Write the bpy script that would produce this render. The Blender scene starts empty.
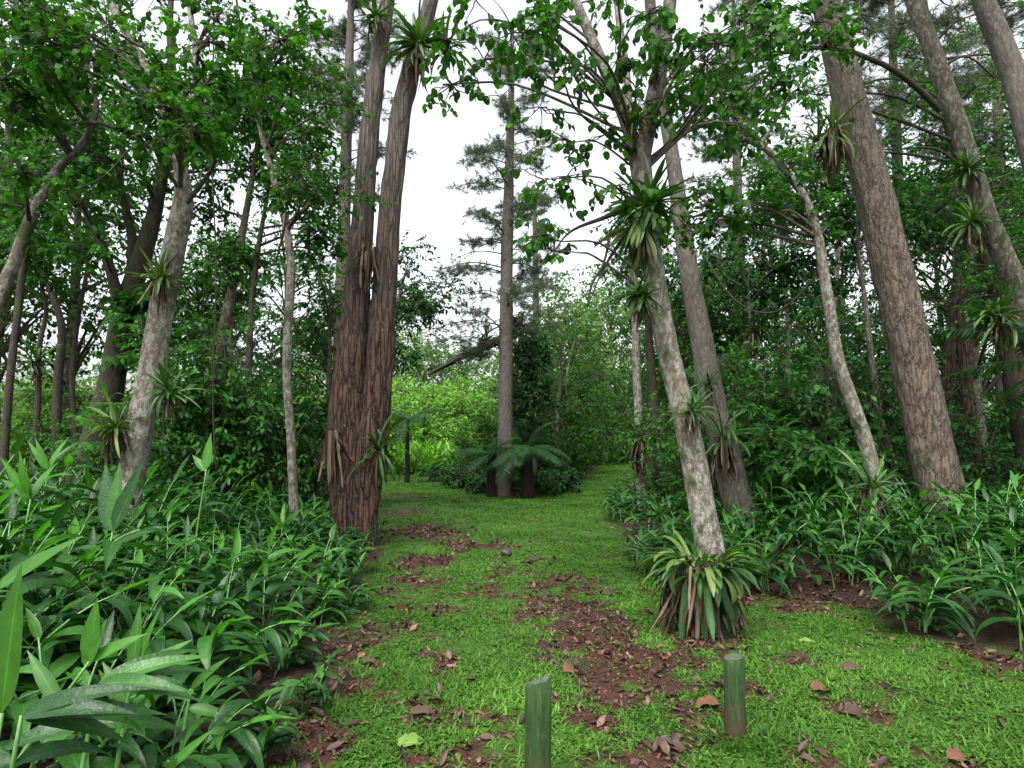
import bpy, math, random
import numpy as np

R = np.random.RandomState(11)
random.seed(11)
PI = math.pi
scene = bpy.context.scene
COL = scene.collection

# ------------------------------------------------------------------ camera
F = 640.0
PITCH = math.radians(5.0)
CAMZ = 1.5
cam_d = bpy.data.cameras.new('camera')
cam = bpy.data.objects.new('camera', cam_d)
COL.objects.link(cam)
cam.location = (0, 0, CAMZ)
cam.rotation_euler = (PI / 2 + PITCH, 0, 0)
cam_d.sensor_width = 36.0
cam_d.lens = F / 1024.0 * 36.0
cam_d.clip_start = 0.05
cam_d.clip_end = 2000
scene.camera = cam


def at(px, py, Y):
    """world point seen at photo pixel (px, py) on the vertical plane Y metres away"""
    a = (px - 512.0) / F
    b = (384.0 - py) / F
    dy = math.cos(PITCH) - b * math.sin(PITCH)
    dz = math.sin(PITCH) + b * math.cos(PITCH)
    t = Y / dy
    return np.array([a * t, Y, CAMZ + dz * t])


def gx(px, Y):
    return (px - 512.0) / F * Y * 1.0


def ground_px(px, py):
    a = (px - 512.0) / F
    b = (384.0 - py) / F
    dy = math.cos(PITCH) - b * math.sin(PITCH)
    dz = math.sin(PITCH) + b * math.cos(PITCH)
    t = -CAMZ / dz
    return a * t, dy * t


# ------------------------------------------------------------------ noise and terrain
def _hash(ix, iy, seed):
    n = (ix.astype(np.int64) * 374761393 + iy.astype(np.int64) * 668265263 + seed * 982451653) & 0x7fffffff
    n = ((n ^ (n >> 13)) * 1274126177) & 0x7fffffff
    return ((n ^ (n >> 16)) & 0xffff) / 65535.0


def vnoise(x, y, seed=0):
    x = np.asarray(x, float); y = np.asarray(y, float)
    ix = np.floor(x); iy = np.floor(y)
    fx = x - ix; fy = y - iy
    fx = fx * fx * (3 - 2 * fx); fy = fy * fy * (3 - 2 * fy)
    a = _hash(ix, iy, seed); b = _hash(ix + 1, iy, seed)
    c = _hash(ix, iy + 1, seed); d = _hash(ix + 1, iy + 1, seed)
    return (a * (1 - fx) + b * fx) * (1 - fy) + (c * (1 - fx) + d * fx) * fy


def fbm(x, y, seed=0, oct=4):
    s = 0; a = 0.5
    for k in range(oct):
        s = s + a * vnoise(x * 2 ** k, y * 2 ** k, seed + k)
        a *= 0.5
    return s / (1 - 0.5 ** oct)


XL = np.array([[0, -0.9], [2, -1.0], [3, -1.1], [5, -1.3], [8, -1.7], [9.5, -1.85], [12, -2.5], [16, -3.4], [20, -4.3], [26, -5.6], [28, -5.9], [60, -6]])
XR = np.array([[0, 7], [3.2, 7], [4.0, 5.2], [4.6, 3.6], [5.0, 3.15], [6.1, 3.2], [6.6, 2.4], [7.2, 1.75], [8.2, 1.6], [11, 1.75], [14, 2.25], [20, 3.7], [30, 5.7], [40, 7.4], [60, 9]])


def in_island(x, y):
    """signed-ish: positive inside the planted island in the fork of the path"""
    lx = np.interp(y, [17.2, 18.3, 20, 22.6, 24, 27.7, 30, 60], [0.1, -0.6, -1.4, -2.4, -3.0, -4.9, -6.5, -7])
    rx = np.interp(y, [17.2, 18.3, 20, 24, 30, 40, 60], [0.45, 1.2, 1.7, 2.6, 3.9, 5.4, 6.5])
    return np.minimum(np.minimum(x - lx, rx - x), (y - 17.2))


def lawn(x, y):
    w = (fbm(x * 1.7, y * 1.7, 3) - 0.5) * 0.5
    a = np.minimum(x - np.interp(y, XL[:, 0], XL[:, 1]), np.interp(y, XR[:, 0], XR[:, 1]) - x)
    a = np.minimum(a, -in_island(x, y))
    a = np.minimum(a, 43 - y)
    return a + w


# worn, leaf-littered soil: traced along the trodden lines (photo pixel -> ground)
MUD = []
for (px, py, r, k) in [
    (612, 760, .26, .8), (606, 725, .2, .85), (598, 690, .3, 1), (612, 665, .42, 1.15), (588, 640, .36, 1.1), (598, 622, .4, 1.1), (560, 600, .5, 1.0),
    (545, 585, .4, .8), (510, 570, .45, .5), (470, 545, .55, .6), (440, 535, .6, .85), (415, 530, .55, .95), (408, 512, .7, .8), (425, 560, .45, .9), (418, 580, .4, .75), (405, 495, .8, .5), (395, 620, .3, .6), (455, 610, .25, .5), (500, 590, .4, .5),
    (405, 605, .2, .5), (640, 655, .35, .8), (670, 665, .3, .85), (690, 690, .26, .7), (705, 712, .24, .8), (735, 690, .25, .6), (660, 752, .22, .7),
    (575, 760, .15, .5), (330, 690, .26, .85), (300, 745, .3, 1.0), (340, 660, .3, .9), (352, 640, .3, .8), (372, 668, .2, .6), (420, 720, .2, .5),
    (440, 660, .18, .55), (390, 700, .16, .5), (480, 745, .2, .55), (470, 765, .2, .6), (345, 725, .2, .5), (415, 755, .12, .5), (760, 590, .5, .9), (850, 592, .5, .9), (790, 600, .4, .7), (820, 685, .25, .55), (860, 720, .2, .5), (780, 660, .25, .55),
    (1010, 662, .35, 1.0), (1040, 668, .4, 1.0), (840, 765, .2, .6), (960, 768, .2, .5), (550, 540, .5, .25), (655, 610, .3, .5), (700, 640, .4, .9), (740, 650, .3, .6)]:
    x, y = ground_px(px, py)
    MUD.append((x, y, r, k))


def mud(x, y):
    s = np.zeros_like(np.asarray(x, float))
    for (mx, my, r, k) in MUD:
        s = np.maximum(s, k * np.exp(-(((x - mx) / r) ** 2 + ((y - my) / (r * 1.25)) ** 2)))
    n = fbm(x * 4.5, y * 4.5, 21)
    n2 = fbm(x * 14, y * 14, 5)
    m = s * 1.1 + (n - 0.5) * 1.7 + (n2 - 0.5) * 0.9
    return np.clip((m - 0.28) * 2.6, 0, 1)


def height(x, y):
    x = np.asarray(x, float); y = np.asarray(y, float)
    h = (fbm(x * 0.35, y * 0.35, 9) - 0.5) * 0.16 + (fbm(x * 2.2, y * 2.2, 14, 3) - 0.5) * 0.05
    h = h * np.clip((y - 0.5) / 4, 0.3, 1)
    h = h + np.clip(-lawn(x, y), 0, 1) * 0.10
    h = h + np.clip(np.abs(x) - 25, 0, 400) * 0.02 + np.clip(y - 60, 0, 500) * 0.015
    return h


# ------------------------------------------------------------------ mesh collector
def unit(a):
    a = np.asarray(a, float)
    return a / np.maximum(np.linalg.norm(a, axis=-1, keepdims=True), 1e-9)


class MB:
    def __init__(s):
        s.v = []; s.q = []; s.t = []; s.r = []; s.a = []; s.n = 0

    def add(s, v, q=None, t=None, r=0.5, a=0.0):
        v = np.asarray(v, float).reshape(-1, 3)
        k = len(v)
        s.v.append(v)
        s.r.append(np.broadcast_to(np.asarray(r, float), (k,)).copy())
        s.a.append(np.broadcast_to(np.asarray(a, float), (k,)).copy())
        if q is not None and len(q): s.q.append(np.asarray(q, np.int64).reshape(-1, 4) + s.n)
        if t is not None and len(t): s.t.append(np.asarray(t, np.int64).reshape(-1, 3) + s.n)
        s.n += k

    def build(s, name, mat, parent=None, origin=(0, 0, 0), smooth=True, mesh_name=None):
        me = bpy.data.meshes.new(mesh_name or name)
        v = np.concatenate(s.v) - np.asarray(origin, float)
        q = np.concatenate(s.q) if s.q else np.zeros((0, 4), np.int64)
        t = np.concatenate(s.t) if s.t else np.zeros((0, 3), np.int64)
        me.vertices.add(len(v)); me.vertices.foreach_set('co', v.astype(np.float32).ravel())
        loops = np.concatenate([q.ravel(), t.ravel()]).astype(np.int32)
        me.loops.add(len(loops)); me.loops.foreach_set('vertex_index', loops)
        starts = np.concatenate([np.arange(len(q)) * 4, len(q) * 4 + np.arange(len(t)) * 3]).astype(np.int32)
        me.polygons.add(len(starts)); me.polygons.foreach_set('loop_start', starts)
        me.update(calc_edges=True)
        me.polygons.foreach_set('use_smooth', np.full(len(starts), smooth, dtype=bool))
        for nm, dat in (('rnd', s.r), ('along', s.a)):
            at_ = me.attributes.new(nm, 'FLOAT', 'POINT')
            at_.data.foreach_set('value', np.concatenate(dat).astype(np.float32))
        me.materials.append(mat)
        ob = bpy.data.objects.new(name, me)
        COL.objects.link(ob)
        if parent is not None:
            ob.parent = parent
        else:
            ob.location = origin
        return ob


def tag(o, label=None, cat=None, group=None, kind=None):
    if label: o['label'] = label
    if cat: o['category'] = cat
    if group: o['group'] = group
    if kind: o['kind'] = kind
    return o


def thing(name, label, cat, loc=(0, 0, 0), group=None):
    o = bpy.data.objects.new(name, None)
    o.empty_display_size = 0.2
    COL.objects.link(o)
    o.location = tuple(float(c) for c in loc)
    return tag(o, label, cat, group)


KIDS = {}


def copy_thing(root, kids, loc, rotz=0.0, scale=1.0, label=None, group=None, tilt=(0, 0)):
    c = root.copy(); COL.objects.link(c)
    c.location = tuple(float(k) for k in loc); c.rotation_euler = (tilt[0], tilt[1], rotz)
    c.scale = (scale, scale, scale) if not hasattr(scale, '__len__') else scale
    if label: c['label'] = label
    if group: c['group'] = group
    for k in kids:
        d = k.copy(); COL.objects.link(d); d.parent = c
    return c


# ------------------------------------------------------------------ shape generators
def prof(kind, s):
    if kind == 'oval': w = np.sin(PI * s ** 0.8) ** 0.75
    elif kind == 'lance': w = np.sin(PI * s ** 0.62) ** 0.95
    elif kind == 'heart': w = 1.05 * np.clip(s * 7, 0, 1) ** 0.5 * (1 - s ** 2.2) ** 0.8
    elif kind == 'round': w = np.sin(PI * s ** 0.78) ** 0.55
    elif kind == 'strap': w = np.clip(0.8 + 0.2 * s, 0, 1) * np.clip((1 - s) / 0.3, 0, 1) ** 0.6
    elif kind == 'blade': w = (1 - s ** 1.6)
    elif kind == 'dead': w = np.sin(PI * s ** 0.8) ** 0.6 * (1 + 0.12 * np.sin(s * 23))
    else: w = np.sin(PI * s)
    return np.maximum(np.nan_to_num(w), 0.03)


def leaves(mb, P, D, N, L, W, kind='oval', S=3, mid=False, droop=0.5, fold=0.18, rnd=None, wave=0.0):
    P = np.asarray(P, float).reshape(-1, 3); n = len(P)
    if n == 0: return
    D = unit(np.broadcast_to(D, (n, 3)))
    N = np.broadcast_to(np.asarray(N, float), (n, 3))
    N = N - (N * D).sum(1, keepdims=True) * D
    N = unit(N)
    B = np.cross(D, N)
    L = np.broadcast_to(np.asarray(L, float), (n,)); W = np.broadcast_to(np.asarray(W, float), (n,))
    k = np.broadcast_to(np.asarray(droop, float), (n,))
    k = np.where(np.abs(k) < 1e-3, 1e-3, k)
    rnd = R.rand(n) if rnd is None else np.broadcast_to(rnd, (n,))
    s = np.linspace(0, 1, S + 1)
    w = prof(kind, s)
    ks = k[:, None] * s[None]
    cx = np.sin(ks) / k[:, None]; cz = -(1 - np.cos(ks)) / k[:, None]
    C = P[:, None] + L[:, None, None] * (cx[..., None] * D[:, None] + cz[..., None] * N[:, None])
    NN = np.cos(ks)[..., None] * N[:, None] + np.sin(ks)[..., None] * D[:, None]
    half = 0.5 * W[:, None] * w[None]
    off = half[..., None] * B[:, None]
    up = (half * fold * 2)[..., None] * NN
    if wave:
        ph = R.rand(n, 1) * 6
        wv = (wave * W[:, None] * np.sin(s[None] * 14 + ph))[..., None] * NN
    else:
        wv = 0
    if mid:
        V = np.stack([C - off + up + wv, C, C + off + up - wv], 2)
        m = 3
    else:
        V = np.stack([C - off + up, C + off + up], 2)
        m = 2
    vper = (S + 1) * m
    base = np.arange(n)[:, None, None, None] * vper
    j = np.arange(S)[None, :, None]
    c = np.arange(m - 1)[None, None, :]
    i0 = j * m + c
    quad = np.stack([i0, i0 + 1, i0 + m + 1, i0 + m], -1)
    q = (base + quad).reshape(-1, 4)
    mb.add(V.reshape(-1, 3), q=q, r=np.repeat(rnd, vper), a=np.tile([1.0, 0.0, 1.0], n * (S + 1)) if mid else 0.5)


def smooth_path(pts, n):
    pts = np.asarray(pts, float)
    k = len(pts)
    if k == 2:
        t = np.linspace(0, 1, n)[:, None]
        return pts[0] * (1 - t) + pts[1] * t
    ext = np.vstack([2 * pts[0] - pts[1], pts, 2 * pts[-1] - pts[-2]])
    u = np.linspace(0, k - 1 - 1e-6, n)
    i = np.floor(u).astype(int); f = (u - i)[:, None]
    p0, p1, p2, p3 = ext[i], ext[i + 1], ext[i + 2], ext[i + 3]
    return 0.5 * (2 * p1 + (p2 - p0) * f + (2 * p0 - 5 * p1 + 4 * p2 - p3) * f ** 2 + (3 * p1 - p0 - 3 * p2 + p3) * f ** 3)


def tube(mb, pts, rad, sides=8, n=None, rough=0.0, ridges=0, seed=0, rnd=1.0, cap=True):
    pts = np.asarray(pts, float)
    rad = np.asarray(rad, float)
    if n is None: n = max(len(pts), 2)
    pr = smooth_path(np.column_stack([pts, rad]), n)
    p = pr[:, :3]; r = np.maximum(pr[:, 3], 0.0008)
    tn = unit(np.gradient(p, axis=0))
    ref = np.array([0.31, 0.95, 0.05]) if abs(tn[0, 1]) < 0.9 else np.array([1.0, 0, 0])
    u = unit(np.cross(tn, ref)); w = np.cross(tn, u)
    th = np.arange(sides) / sides * 2 * PI
    ln = np.concatenate([[0], np.cumsum(np.linalg.norm(np.diff(p, axis=0), axis=1))])
    rr = r[:, None] * np.ones(sides)[None]
    if rough:
        X = np.cos(th)[None] * 2.2 + 7 + seed; Yy = np.sin(th)[None] * 2.2 + 3
        nz = vnoise(X * 1.0 + 0 * ln[:, None], Yy + ln[:, None] * 1.7, seed) - 0.5
        nz2 = vnoise(X * 3.0 + ln[:, None] * 0.9, Yy * 3 + ln[:, None] * 3.5, seed + 3) - 0.5
        rr = rr * (1 + rough * (nz + 0.5 * nz2))
    if ridges:
        a = th[None] * ridges / (2 * PI) * 2.0
        fr = np.abs(2 * (vnoise(np.broadcast_to(a * 1.0, rr.shape), ln[:, None] * 2.0 + 0 * a, seed + 9)) - 1)
        rr = rr * (1 - 0.10 * (1 - np.clip(fr * 2.2, 0, 1)))
    V = p[:, None] + rr[..., None] * (np.cos(th)[None, :, None] * u[:, None] + np.sin(th)[None, :, None] * w[:, None])
    i = np.arange(n - 1)[:, None]; j = np.arange(sides)[None]
    j2 = (j + 1) % sides
    q = np.stack([i * sides + j, i * sides + j2, (i + 1) * sides + j2, (i + 1) * sides + j], -1).reshape(-1, 4)
    t = None
    V = V.reshape(-1, 3)
    if cap:
        V = np.vstack([V, p[-1] + tn[-1] * r[-1] * 0.3])
        e = (n - 1) * sides
        jj = np.arange(sides)
        t = np.stack([e + jj, e + (jj + 1) % sides, np.full(sides, n * sides)], -1)
    mb.add(V, q=q, t=t, r=rnd, a=0.5)


def prisms(mb, A, Bm, Cc, ra, rc, rnd=1.0):
    """many thin three-sided twigs A -> Bm -> Cc in one go"""
    n = len(A)
    if n == 0: return
    ra = np.broadcast_to(ra, (n,)); rc = np.broadcast_to(rc, (n,))
    d = unit(Cc - A)
    u = unit(np.cross(d, np.array([0.2, 0.3, 0.93]) + 1e-4)); w = np.cross(d, u)
    rows = []
    for P, r in ((A, ra), (Bm, 0.5 * (ra + rc)), (Cc, rc)):
        for k in range(3):
            th = 2 * PI * k / 3
            rows.append(P + r[:, None] * (math.cos(th) * u + math.sin(th) * w))
    V = np.stack(rows, 1)
    q = []
    for s in range(2):
        for k in range(3):
            q.append([s * 3 + k, s * 3 + (k + 1) % 3, s * 3 + 3 + (k + 1) % 3, s * 3 + 3 + k])
    q = (np.arange(n)[:, None, None] * 9 + np.array(q)[None]).reshape(-1, 4)
    mb.add(V.reshape(-1, 3), q=q, r=rnd, a=0.5)


def rdir(n, zs=1.0):
    d = R.normal(size=(n, 3)); d[:, 2] *= zs
    return unit(d)


def spray(mL, mT, c, r, ntw, m=9, L=0.1, W=0.05, kind='oval', S=3, mid=False, droop=0.6, hang=0.3, flat=0.75, twr=0.004, upn=1.0):
    c = np.asarray(c, float)
    d = rdir(ntw, flat)
    st = c + d * (r * 0.75 * R.rand(ntw, 1) ** 0.5) * np.array([1, 1, flat])
    td = unit(d * 0.7 + rdir(ntw, 0.6) * 0.7 + np.array([0, 0, 0.05]))
    tl = r * (0.35 + 0.4 * R.rand(ntw))
    en = st + td * tl[:, None] + np.array([0, 0, -1]) * (tl * hang * 0.5)[:, None]
    mm = 0.5 * (st + en) + np.array([0, 0, 1]) * (tl * hang * 0.15)[:, None]
    if mT is not None:
        prisms(mT, st, mm, en, twr, twr * 0.5)
        prisms(mT, np.broadcast_to(c, st.shape) + (st - c) * 0.05, 0.5 * (c + st) + rdir(ntw) * r * 0.08, st, twr * 1.7, twr)
    t = np.linspace(0.12, 1.0, m)
    tt = np.clip(t[None] + (R.rand(ntw, m) - .5) * .1, 0, 1)[..., None]
    Pp = st[:, None] * (1 - tt) ** 2 + 2 * mm[:, None] * tt * (1 - tt) + en[:, None] * tt ** 2
    side = unit(np.cross(td, np.array([0, 0, 1.0])))
    sg = np.where(np.arange(m) % 2, 1.0, -1.0)[None, :, None]
    D = td[:, None] * 0.55 + side[:, None] * sg * 0.8 + np.array([0, 0, -hang]) + R.normal(size=(ntw, m, 3)) * 0.33
    N = np.array([0, 0, upn]) + R.normal(size=(ntw, m, 3)) * 0.45
    n = ntw * m
    sz = 0.6 + 0.55 * R.rand(n)
    rn = np.clip(np.repeat(R.rand(ntw), m) * 0.55 + R.rand(n) * 0.45, 0, 1)
    leaves(mL, Pp.reshape(-1, 3), D.reshape(-1, 3), N.reshape(-1, 3), L * sz, W * sz, kind, S, mid, droop * (0.5 + R.rand(n)), 0.2, rn)


def tufts(mb, P, D, per, L, W, spread=0.8):
    """brushes of pine needles: thin triangles"""
    n = len(P)
    if n == 0: return
    P = np.repeat(P, per, 0); D = np.repeat(unit(D), per, 0)
    P = P - D * (R.rand(len(P), 1) * L * 0.8)
    d = unit(D + R.normal(size=P.shape) * spread)
    l = L * (0.6 + 0.6 * R.rand(len(P)))
    side = unit(np.cross(d, R.normal(size=P.shape)))
    V = np.stack([P - side * W * 0.5, P + side * W * 0.5, P + d * l[:, None] + np.array([0, 0, -0.12]) * l[:, None]], 1)
    t = np.arange(len(P) * 3).reshape(-1, 3)
    mb.add(V.reshape(-1, 3), t=t, r=np.repeat(np.repeat(R.rand(n), per) * .6 + .4 * R.rand(len(P)), 3), a=np.tile([0, 0, 1.0], len(P)))


# ------------------------------------------------------------------ materials
def nodes_of(name):
    m = bpy.data.materials.new(name)
    m.use_nodes = True
    nt = m.node_tree
    nt.nodes.clear()
    out = nt.nodes.new('ShaderNodeOutputMaterial')
    return m, nt, out


def ramp(nt, fac, stops, interp='LINEAR'):
    r = nt.nodes.new('ShaderNodeValToRGB')
    r.color_ramp.interpolation = interp
    e = r.color_ramp.elements
    while len(e) < len(stops): e.new(0.5)
    for el, (p, c) in zip(e, stops):
        el.position = p; el.color = (*c, 1) if len(c) == 3 else c
    nt.links.new(fac, r.inputs[0])
    return r.outputs[0]


def noise(nt, vec, scale, detail=4, rough=0.55, dist=0.0):
    n = nt.nodes.new('ShaderNodeTexNoise')
    n.inputs['Scale'].default_value = scale
    n.inputs['Detail'].default_value = detail
    n.inputs['Roughness'].default_value = rough
    n.inputs['Distortion'].default_value = dist
    if vec is not None: nt.links.new(vec, n.inputs['Vector'])
    return n.outputs['Fac']


def attr(nt, name):
    a = nt.nodes.new('ShaderNodeAttribute'); a.attribute_name = name
    return a.outputs['Fac']


def mixc(nt, fac, a, b, mode='MIX'):
    m = nt.nodes.new('ShaderNodeMix'); m.data_type = 'RGBA'; m.blend_type = mode
    for sock, v in ((m.inputs[0], fac), (m.inputs[6], a), (m.inputs[7], b)):
        if hasattr(v, 'links') or hasattr(v, 'is_linked'): nt.links.new(v, sock)
        elif isinstance(v, (int, float)): sock.default_value = v
        else: sock.default_value = (*v, 1)
    return m.outputs[2]


def math_(nt, op, a, b=0.0, clamp=False):
    m = nt.nodes.new('ShaderNodeMath'); m.operation = op; m.use_clamp = clamp
    for sock, v in ((m.inputs[0], a), (m.inputs[1], b)):
        if hasattr(v, 'is_linked'): nt.links.new(v, sock)
        else: sock.default_value = v
    return m.outputs[0]


def mapping(nt, scale, src='Object'):
    t = nt.nodes.new('ShaderNodeTexCoord')
    m = nt.nodes.new('ShaderNodeMapping')
    m.inputs['Scale'].default_value = scale
    nt.links.new(t.outputs[src], m.inputs['Vector'])
    return m.outputs[0]


def leaf_mat(name, dark, mid_, light, rough=0.42, trans=0.35, spec=0.5, wet=0.0, tint=(1.0, 1.25, 0.45)):
    m, nt, out = nodes_of(name)
    c = ramp(nt, attr(nt, 'rnd'), [(0.0, dark), (0.55, mid_), (0.93, light), (1.0, tuple(min(1, k * 1.25) for k in light))])
    co = mapping(nt, (1, 1, 1))
    nz = noise(nt, co, 28, 3)
    c = mixc(nt, 0.5, c, ramp(nt, nz, [(0.25, (0.55, 0.55, 0.55)), (0.75, (1.25, 1.25, 1.15))]), 'MULTIPLY')
    # pale midrib and faint blade-edge darkening that belong to the leaf itself
    c = mixc(nt, 1.0, c, ramp(nt, attr(nt, 'along'), [(0.0, (1.7, 1.6, 1.5)), (0.10, (1.0, 1.0, 1.0)), (1.0, (0.92, 0.92, 0.92))]), 'MULTIPLY')
    p = nt.nodes.new('ShaderNodeBsdfPrincipled')
    nt.links.new(c, p.inputs['Base Color'])
    p.inputs['Roughness'].default_value = rough
    p.inputs['Specular IOR Level'].default_value = spec
    if wet:
        n2 = noise(nt, co, 26, 5, 0.7)
        nt.links.new(ramp(nt, n2, [(0.40, (rough,) * 3), (0.60, (wet,) * 3)]), p.inputs['Roughness'])
        b = nt.nodes.new('ShaderNodeBump'); b.inputs['Strength'].default_value = 0.35; b.inputs['Distance'].default_value = 0.01
        nt.links.new(noise(nt, co, 60, 2), b.inputs['Height'])
        nt.links.new(b.outputs[0], p.inputs['Normal'])
    if trans > 0:
        tr = nt.nodes.new('ShaderNodeBsdfTranslucent')
        nt.links.new(mixc(nt, 1.0, c, tint, 'MULTIPLY'), tr.inputs['Color'])
        # translucency brightened a little: thin leaves pass roughly as much as they reflect
        mx = nt.nodes.new('ShaderNodeMixShader'); mx.inputs[0].default_value = trans
        nt.links.new(p.outputs[0], mx.inputs[1]); nt.links.new(tr.outputs[0], mx.inputs[2])
        nt.links.new(mx.outputs[0], out.inputs[0])
    else:
        nt.links.new(p.outputs[0], out.inputs[0])
    return m


def bark_mat(name, c0, c1, c2, lichen=None, lich_amt=0.5, moss=0.0, zs=0.22, sc=26, bump=0.9, high=None, zh=(3, 6), rough=0.85, lich_sc=6.0, furrow=0, fw=0.45):
    m, nt, out = nodes_of(name)
    co = mapping(nt, (1, 1, zs))
    co1 = mapping(nt, (1, 1, 0.55))
    f = noise(nt, co, sc, 8, 0.7, 0.5)
    if furrow:
        vr = nt.nodes.new('ShaderNodeTexVoronoi'); vr.feature = 'DISTANCE_TO_EDGE'; vr.inputs['Scale'].default_value = furrow
        nv = nt.nodes.new('ShaderNodeTexNoise'); nv.inputs['Scale'].default_value = 5.0; nv.inputs['Detail'].default_value = 5
        nt.links.new(co, nv.inputs['Vector'])
        vm = nt.nodes.new('ShaderNodeVectorMath'); vm.operation = 'MULTIPLY_ADD'; vm.inputs[1].default_value = (0.16, 0.16, 0.10)
        nt.links.new(nv.outputs['Color'], vm.inputs[0]); nt.links.new(co, vm.inputs[2])
        nt.links.new(vm.outputs[0], vr.inputs['Vector'])
        e_ = ramp(nt, vr.outputs['Distance'], [(0.0, (0, 0, 0)), (0.22, (1, 1, 1))])  # furrows darkened in colour, adding relief shade that the bump leaves weak
        f = math_(nt, 'MULTIPLY', math_(nt, 'ADD', f, 0.12), math_(nt, 'ADD', math_(nt, 'MULTIPLY', e_, fw), 1.0 - fw))
    c = ramp(nt, f, [(0.27, c0), (0.45, c1), (0.70, c2)])
    big = noise(nt, co1, 3.0, 3)
    c = mixc(nt, 0.6, c, ramp(nt, big, [(0.3, (0.6, 0.6, 0.62)), (0.7, (1.25, 1.2, 1.15))]), 'MULTIPLY')
    if high is not None:
        sp = nt.nodes.new('ShaderNodeSeparateXYZ')
        t = nt.nodes.new('ShaderNodeTexCoord'); nt.links.new(t.outputs['Object'], sp.inputs[0])
        mr = nt.nodes.new('ShaderNodeMapRange'); mr.inputs[1].default_value = zh[0]; mr.inputs[2].default_value = zh[1]
        nt.links.new(math_(nt, 'ADD', sp.outputs[2], math_(nt, 'MULTIPLY', math_(nt, 'SUBTRACT', big, 0.5), 4.0)), mr.inputs[0])
        hc = ramp(nt, f, [(0.3, tuple(k * 0.45 for k in high)), (0.55, high), (0.75, tuple(k * 1.4 for k in high))])
        c = mixc(nt, mr.outputs[0], c, hc)
    if lichen is not None:
        ln = noise(nt, co1, lich_sc * 1.25, 9, 0.78, 0.15)
        lf = ramp(nt, ln, [(0.55 - lich_amt * 0.2, (0, 0, 0)), (0.66 - lich_amt * 0.2, (0.9, 0.9, 0.9))])
        l2 = noise(nt, co1, 40, 3)
        lc = mixc(nt, l2, tuple(k * 0.55 for k in lichen), tuple(k * 1.35 for k in lichen))
        c = mixc(nt, lf, c, lc)
    if moss > 0:
        mn = noise(nt, co1, 4.3, 4, 0.6)
        mf = ramp(nt, mn, [(0.66 - moss * 0.25, (0, 0, 0)), (0.72 - moss * 0.2, (1, 1, 1))])
        c = mixc(nt, mf, c, (0.035, 0.055, 0.015))
    c = mixc(nt, attr(nt, 'rnd'), c, mixc(nt, f, (0.014, 0.011, 0.008), (0.075, 0.064, 0.047)))  # limbs take twig bark, darkened further to stand in for backlit silhouettes
    p = nt.nodes.new('ShaderNodeBsdfPrincipled')
    nt.links.new(c, p.inputs['Base Color'])
    p.inputs['Roughness'].default_value = rough
    p.inputs['Specular IOR Level'].default_value = 0.3
    b = nt.nodes.new('ShaderNodeBump'); b.inputs['Strength'].default_value = bump; b.inputs['Distance'].default_value = 0.05
    nt.links.new(f, b.inputs['Height'])
    nt.links.new(b.outputs[0], p.inputs['Normal'])
    nt.links.new(p.outputs[0], out.inputs[0])
    return m


M = {}
M['canopy'] = leaf_mat('canopy leaf', (0.0141, 0.051, 0.00704), (0.0299, 0.104, 0.0106), (0.0598, 0.185, 0.0176), 0.55, 0.5, 0.2)
M['round'] = leaf_mat('round leaf', (0.0145, 0.0527, 0.00765), (0.0306, 0.111, 0.0119), (0.0612, 0.196, 0.0187), 0.55, 0.5, 0.2)
M['dark'] = leaf_mat('dark leaf', (0.0109, 0.0463, 0.0136), (0.0245, 0.0898, 0.0204), (0.0544, 0.171, 0.0299), 0.55, 0.36, 0.2)
M['bush'] = leaf_mat('bush leaf', (0.0161, 0.0672, 0.0121), (0.0349, 0.134, 0.0188), (0.0753, 0.235, 0.0296), 0.55, 0.4, 0.2)
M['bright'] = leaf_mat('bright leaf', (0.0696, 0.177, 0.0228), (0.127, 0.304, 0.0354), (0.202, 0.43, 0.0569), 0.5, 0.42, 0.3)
M['far'] = leaf_mat('far leaf', (0.055, 0.115, 0.035), (0.09, 0.175, 0.05), (0.14, 0.25, 0.07), 0.65, 0.38, 0.2)  # distance haze is put into this paler leaf colour
M['ginger'] = leaf_mat('ginger leaf', (0.00989, 0.0443, 0.0107), (0.0207, 0.0803, 0.0153), (0.0398, 0.141, 0.0199), 0.45, 0.30, 0.3, wet=0.33)
M['ginger_young'] = leaf_mat('young ginger leaf', (0.036, 0.128, 0.0112), (0.048, 0.184, 0.016), (0.068, 0.24, 0.0224), 0.42, 0.45, 0.35)
M['grass'] = leaf_mat('grass', (0.030, 0.078, 0.012), (0.060, 0.150, 0.020), (0.105, 0.225, 0.036), 0.65, 0.38, 0.12)
M['pine'] = leaf_mat('pine needles', (0.06, 0.085, 0.055), (0.10, 0.135, 0.085), (0.15, 0.19, 0.12), 0.6, 0.3, 0.2, tint=(1, 1.1, 0.75))  # greyed and paled: haze over the pines is put into the needle colour
M['brom'] = leaf_mat('bromeliad leaf', (0.015, 0.051, 0.0102), (0.0326, 0.0952, 0.015), (0.068, 0.143, 0.0272), 0.42, 0.28, 0.35)
M['brom_pale'] = leaf_mat('pale bromeliad leaf', (0.036, 0.072, 0.018), (0.072, 0.13, 0.0324), (0.144, 0.202, 0.0648), 0.45, 0.25, 0.3)
M['fern'] = leaf_mat('fern frond', (0.010, 0.036, 0.012), (0.020, 0.066, 0.019), (0.038, 0.11, 0.03), 0.55, 0.3, 0.2)
M['dead'] = leaf_mat('dead leaf', (0.0234, 0.0164, 0.0109), (0.0741, 0.0499, 0.0335), (0.187, 0.14, 0.0975), 0.8, 0.1, 0.2, tint=(1, 0.8, 0.6))
M['litter'] = leaf_mat('leaf litter', (0.0153, 0.00765, 0.00595), (0.0527, 0.0272, 0.0204), (0.136, 0.0748, 0.051), 0.6, 0.05, 0.35, tint=(1, 0.8, 0.6))
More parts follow.
